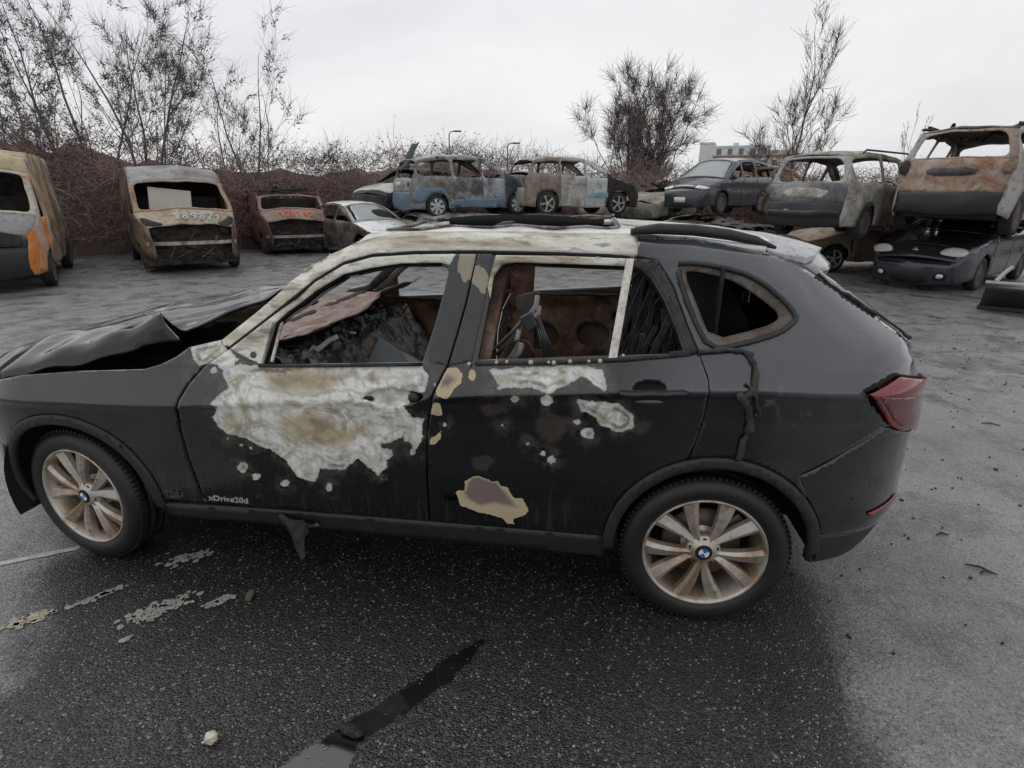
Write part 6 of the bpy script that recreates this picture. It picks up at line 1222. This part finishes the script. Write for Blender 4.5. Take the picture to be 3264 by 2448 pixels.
# pale arching shrub tips above the middle of the hedge
rgs = np.random.default_rng(5); sg_ = []
sh = empty('arching_shrub', (-3.2, 20.5, 0)); tag(sh, 'pale arching leafless shrub stems rising above the hedge behind the blue people carrier', 'shrub')
for i in range(420):
    p = np.array([rgs.uniform(-3.4, 3.4), rgs.uniform(-.8, .8), rgs.uniform(2.2, 3.0)]); p[2] -= .10*p[0]**2*.5; d = np.array([rgs.normal(0, .35), rgs.normal(0, .2), 1.]); l_ = rgs.uniform(.5, 1.15)
    for k in range(5):
        q = p+d/np.linalg.norm(d)*l_/5; sg_.append((p, q, .007*(1-.15*k), .007*(.85-.15*k)))
        if k in (1, 2, 3):
            e = q+(d/np.linalg.norm(d)+rgs.normal(0, .6, 3))*l_*.22; sg_.append((q, e, .0045, .002))
        p = q; d = d+np.array([rgs.normal(0, .15), rgs.normal(0, .1), -.12])
V, F = tubes_mesh(sg_); quadmesh('stems', V, F, plain('pale_twigs', (.17, .145, .13), .8, 0, .3, 4), sh, False, 'stuff')
# street lamps far behind the hedge
for px, py, lab in ((1431, 420, 'thin street lamp rising above the shrubs behind the blue people carrier'), (1618, 458, 'small distant street lamp above the hedge behind the white crossover')):
    P = at_d(0, (px/1.4756, py/1.4756), 45); h_ = P[2]
    lo = empty('street_lamp', (P[0], P[1], 0)); tag(lo, lab, 'street lamp'); m = MB(); m.tube([(0, 0, 0), (0, 0, h_-.2), (.12, 0, h_), (.5, 0, h_+.05)], [.07, .05, .04, .035], 6); m.build('pole', STEEL, lo, True)
    m = MB(); m.box((.65, 0, h_+.03), (.28, .09, .05)); m.build('lamp_head', BUMPBLK, lo, False, .02)
# white apartment block far off
bl = empty('apartment_block', (21.2, 118, 0), R(-14)); tag(bl, 'distant white apartment block with brown bands beyond the hedge', 'building')
WHT = plain('white_render', (.62, .62, .61), .8, 0, .05, .5); BRB = plain('brown_band', (.26, .17, .13), .8, 0, .1, .5); WIN = plain('dark_window_glass', (.12, .14, .16), .2, 0, .2, .5)
for nm, x0, x1, z1, d_ in (('stair_tower', 0, 2.6, 11.6, 6), ('main_wing', 2.6, 12.6, 10.9, 7), ('end_wing', 12.6, 17, 10.0, 6)):
    m = MB(); m.box(((x0+x1)/2, d_/2, z1/2), ((x1-x0)/2, d_/2, z1/2)); wl = m.build(nm, WHT, bl)
    m = MB(); m.box(((x0+x1)/2, d_/2, z1+.15), ((x1-x0)/2+.1, d_/2+.1, .15)); m.build('parapet', WHT, wl)
    for zb2 in ((9.2, 6.3) if nm != 'stair_tower' else (7.0,)): m = MB(); m.box(((x0+x1)/2, -.03, zb2), ((x1-x0)/2, .04, .25 if nm != 'stair_tower' else .5)); m.build('brown_band', BRB, wl)
    n = max(1, int((x1-x0)/1.7))
    for fl_ in (8.0, 10.1, 5.2):
        if fl_+.6 > z1 or nm == 'stair_tower': continue
        for k in range(n):
            cx_ = x0+(k+.5)*(x1-x0)/n; m = MB(); m.box((cx_, -.05, fl_), (.42, .03, .55)); wn_ = m.build('window', WIN, wl); m = MB(); m.box((cx_, -.09, fl_-.6), (.5, .08, .05)); m.build('window_sill', WHT, wn_)
m = MB(); m.box((6.5, 3, 11.4), (.5, .5, .5)); m.build('chimney', WHT, bl); m = MB(); m.box((9.2, 3, 11.3), (.35, .35, .4)); m.build('chimney', WHT, bl)

# ================================================================== small things on the ground
WORN = burnt('worn_marking_paint', [(.16, .155, .145), (.30, .29, .265), (.40, .385, .35)], 30, .7)
def flakes(name, label, px, rx, ry, n, seed, ang=.6, mat=WORN):
    rn = random.Random(seed); c = at(0, px, 2, 0); m = MB()
    for i in range(n):
        a, b = rn.gauss(0, .45)*rx, rn.gauss(0, .42)*ry; x = c[0]+a*math.cos(ang)-b*math.sin(ang); y = c[1]+a*math.sin(ang)+b*math.cos(ang); s_ = rn.uniform(.004, .017); k = rn.randint(5, 8); o_ = rn.uniform(0, 6)
        m.add([(x+s_*rn.uniform(.6, 1.3)*math.cos(o_+6.283*j/k), y+s_*rn.uniform(.6, 1.3)*math.sin(o_+6.283*j/k), .0035+.0002*(i % 9)) for j in range(k)], [tuple(range(k))])
    o = m.build(name, mat); o['kind'] = 'stuff'; o['label'] = label; o['category'] = 'road marking'; return o
flakes('worn_road_marking', 'cream crumbling patch of road paint left of the front wheel', (62, 1338), .085, .035, 110, 1, .75, burnt('worn_cream_paint', [(.22, .2, .16), (.40, .36, .28), (.5, .46, .38)], 30, .7))
flakes('worn_road_marking', 'narrow flaked strip of road paint below the front tyre', (212, 1290), .10, .018, 70, 2, .9)
flakes('worn_road_marking', 'largest flaked white patch of road paint below the front door', (340, 1318), .13, .05, 190, 3, .85)
flakes('worn_road_marking', 'small flaked patch of road paint beside the brown cork', (474, 1300), .055, .022, 45, 4, .9)
flakes('worn_road_marking', 'scattered paint crumbs in the shade below the front sill', (410, 1205), .12, .05, 60, 5, .5)
flakes('worn_road_marking', 'tiny paint flake below the large white patch', (272, 1382), .03, .01, 12, 6, .9)
m = MB(); a, b = at(0, (-90, 1238), 2, 0), at(0, (175, 1183), 2, 0); n_ = 24; rn = random.Random(4); T = []; 
for i in range(n_):
    p_ = a+(b-a)*i/(n_-1); w_ = .018+.006*rn.random(); T += [(p_[0], p_[1]-w_, .004), (p_[0], p_[1]+w_, .004)]
m.add(T, [(2*i, 2*i+2, 2*i+3, 2*i+1) for i in range(n_-1) if rn.random() > .08]); o = m.build('painted_line', burnt('faded_line_paint', [(.34, .34, .335), (.46, .46, .455), (.56, .56, .55)], 18, .6)); o['kind'] = 'structure'
# garlic bulb
gp = at(0, (458, 1603), 2, 0); gb = empty('garlic_bulb', (gp[0], gp[1], 0)); tag(gb, 'white garlic bulb lying on the dark asphalt', 'garlic')
V = []; F = []; nn = 28
prf = [(.002, -.018), (.010, -.017), (.018, -.010), (.0205, 0), (.018, .009), (.011, .016), (.005, .022), (.0035, .032), (.004, .040), (.0015, .043)]
for i in range(nn):
    a_ = 2*math.pi*i/nn
    for r_, z_ in prf: rr_ = r_*(1+.10*math.cos(7*a_)*(1 if abs(z_) < .017 else .3)); V.append((rr_*math.cos(a_), rr_*math.sin(a_), z_))
F = [(i*10+j, ((i+1) % nn)*10+j, ((i+1) % nn)*10+j+1, i*10+j+1) for i in range(nn) for j in range(9)]
GAR = NT('garlic_skin'); _n = GAR.noise(60, 4, .6, 0, GAR.coord('Object', (1, 1, .2))); GAR = GAR.fin(GAR.ramp(_n, (.35, (.42, .33, .29)), (.55, (.66, .60, .50)), (.7, (.74, .69, .6))), .55)
o = mesh('bulb', V, F, GAR, gb); o.rotation_euler = (R(58), R(12), R(-10)); o.location = (0, 0, .019)
# cork
cp_ = at(0, (541, 1292), 2, 0); m = MB(); m.lathe([(0, -.024), (.0125, -.024), (.014, -.021), (.0145, 0), (.014, .021), (.0125, .024), (0, .024)], 20, 'z'); ck = m.build('bottle_cork', burnt('wet_cork', [(.06, .05, .035), (.12, .10, .065), (.17, .15, .10)], 40, .7), None, True, .001); ck.location = (cp_[0], cp_[1], .0145); ck.rotation_euler = (R(90), 0, R(12)); tag(ck, 'small brown cork lying on dark asphalt below the front door', 'cork')
# burnt lump beside the puddle
lp_ = at(0, (745, 1580), 2, 0); 
V = []
for i in range(16):
    for j in range(10): a_, b_ = 2*math.pi*i/16, math.pi*j/9; d = Vector((math.sin(b_)*math.cos(a_), math.sin(b_)*math.sin(a_), math.cos(b_))); q = 1+.35*mnoise.noise(d*2.2+Vector((3, 1, 0))); V.append((d[0]*.050*q, d[1]*.020*q, d[2]*.012*q))
o = mesh('burnt_rubber_lump', V, [(i*10+j, ((i+1) % 16)*10+j, ((i+1) % 16)*10+j+1, i*10+j+1) for i in range(16) for j in range(9)], CHAR); o.location = (lp_[0]+.02, lp_[1], .010); o.rotation_euler = (0, 0, R(-12)); tag(o, 'black charred rubber lump at the edge of the puddle', 'debris')
# leaves and stalks on the right
for i, (px, lab) in enumerate((((2118, 1232), 'dark bent stalk lying right of the rear bumper'), ((2035, 1158), 'short black strip of debris behind the rear bumper'), ((2140, 918), 'dark twig on pale asphalt beside the tail lamp'), ((2130, 1240), 'small dark leaf stalk next to the bent stalk'))):
    c = at(0, px, 2, 0); m = MB(); a_ = (-.6, .2, -.3, .1)[i]; l_ = (.06, .035, .06, .03)[i]
    m.tube([(c[0]-l_*math.cos(a_), c[1]-l_*math.sin(a_), .006), (c[0], c[1]+.012, .012), (c[0]+l_*math.cos(a_), c[1]+l_*math.sin(a_), .006)], [.003, .006, .003], 5); o = m.build('debris_stalk', CHAR, None, True); tag(o, lab, 'debris')
# fine crumbs of glass, paint and soot: nobody could count them
rn = random.Random(12); m = MB(); m2 = MB()
for i in range(2200):
    x, y = rn.uniform(-1.6, 2.0), rn.uniform(-1.3, 1.2); s_ = rn.uniform(.0007, .0021)*(1 if rn.random() < .96 else 1.8); a_ = rn.uniform(0, 6)
    m.box((x, y, .003+s_*.4), (s_, s_*rn.uniform(.5, 1), s_*.6), a_)
for i in range(650):
    x, y = rn.uniform(1.8, 6.5), rn.uniform(-.6, 7); s_ = rn.uniform(.002, .007)*(1 if rn.random() < .9 else 2.4); m2.box((x, y, .004), (s_, s_*rn.uniform(.3, .9), .004), rn.uniform(0, 6))
o = m.build('pale_crumbs', plain('pale_crumb', (.36, .35, .33), .5, 0, .4, 60)); o['kind'] = 'stuff'; o['label'] = 'fine pale crumbs of glass and paint strewn on the dark asphalt'; o['category'] = 'crumbs'
o = m2.build('soot_crumbs', CHAR); o['kind'] = 'stuff'; o['label'] = 'black soot crumbs strewn on the pale asphalt behind the car'; o['category'] = 'crumbs'
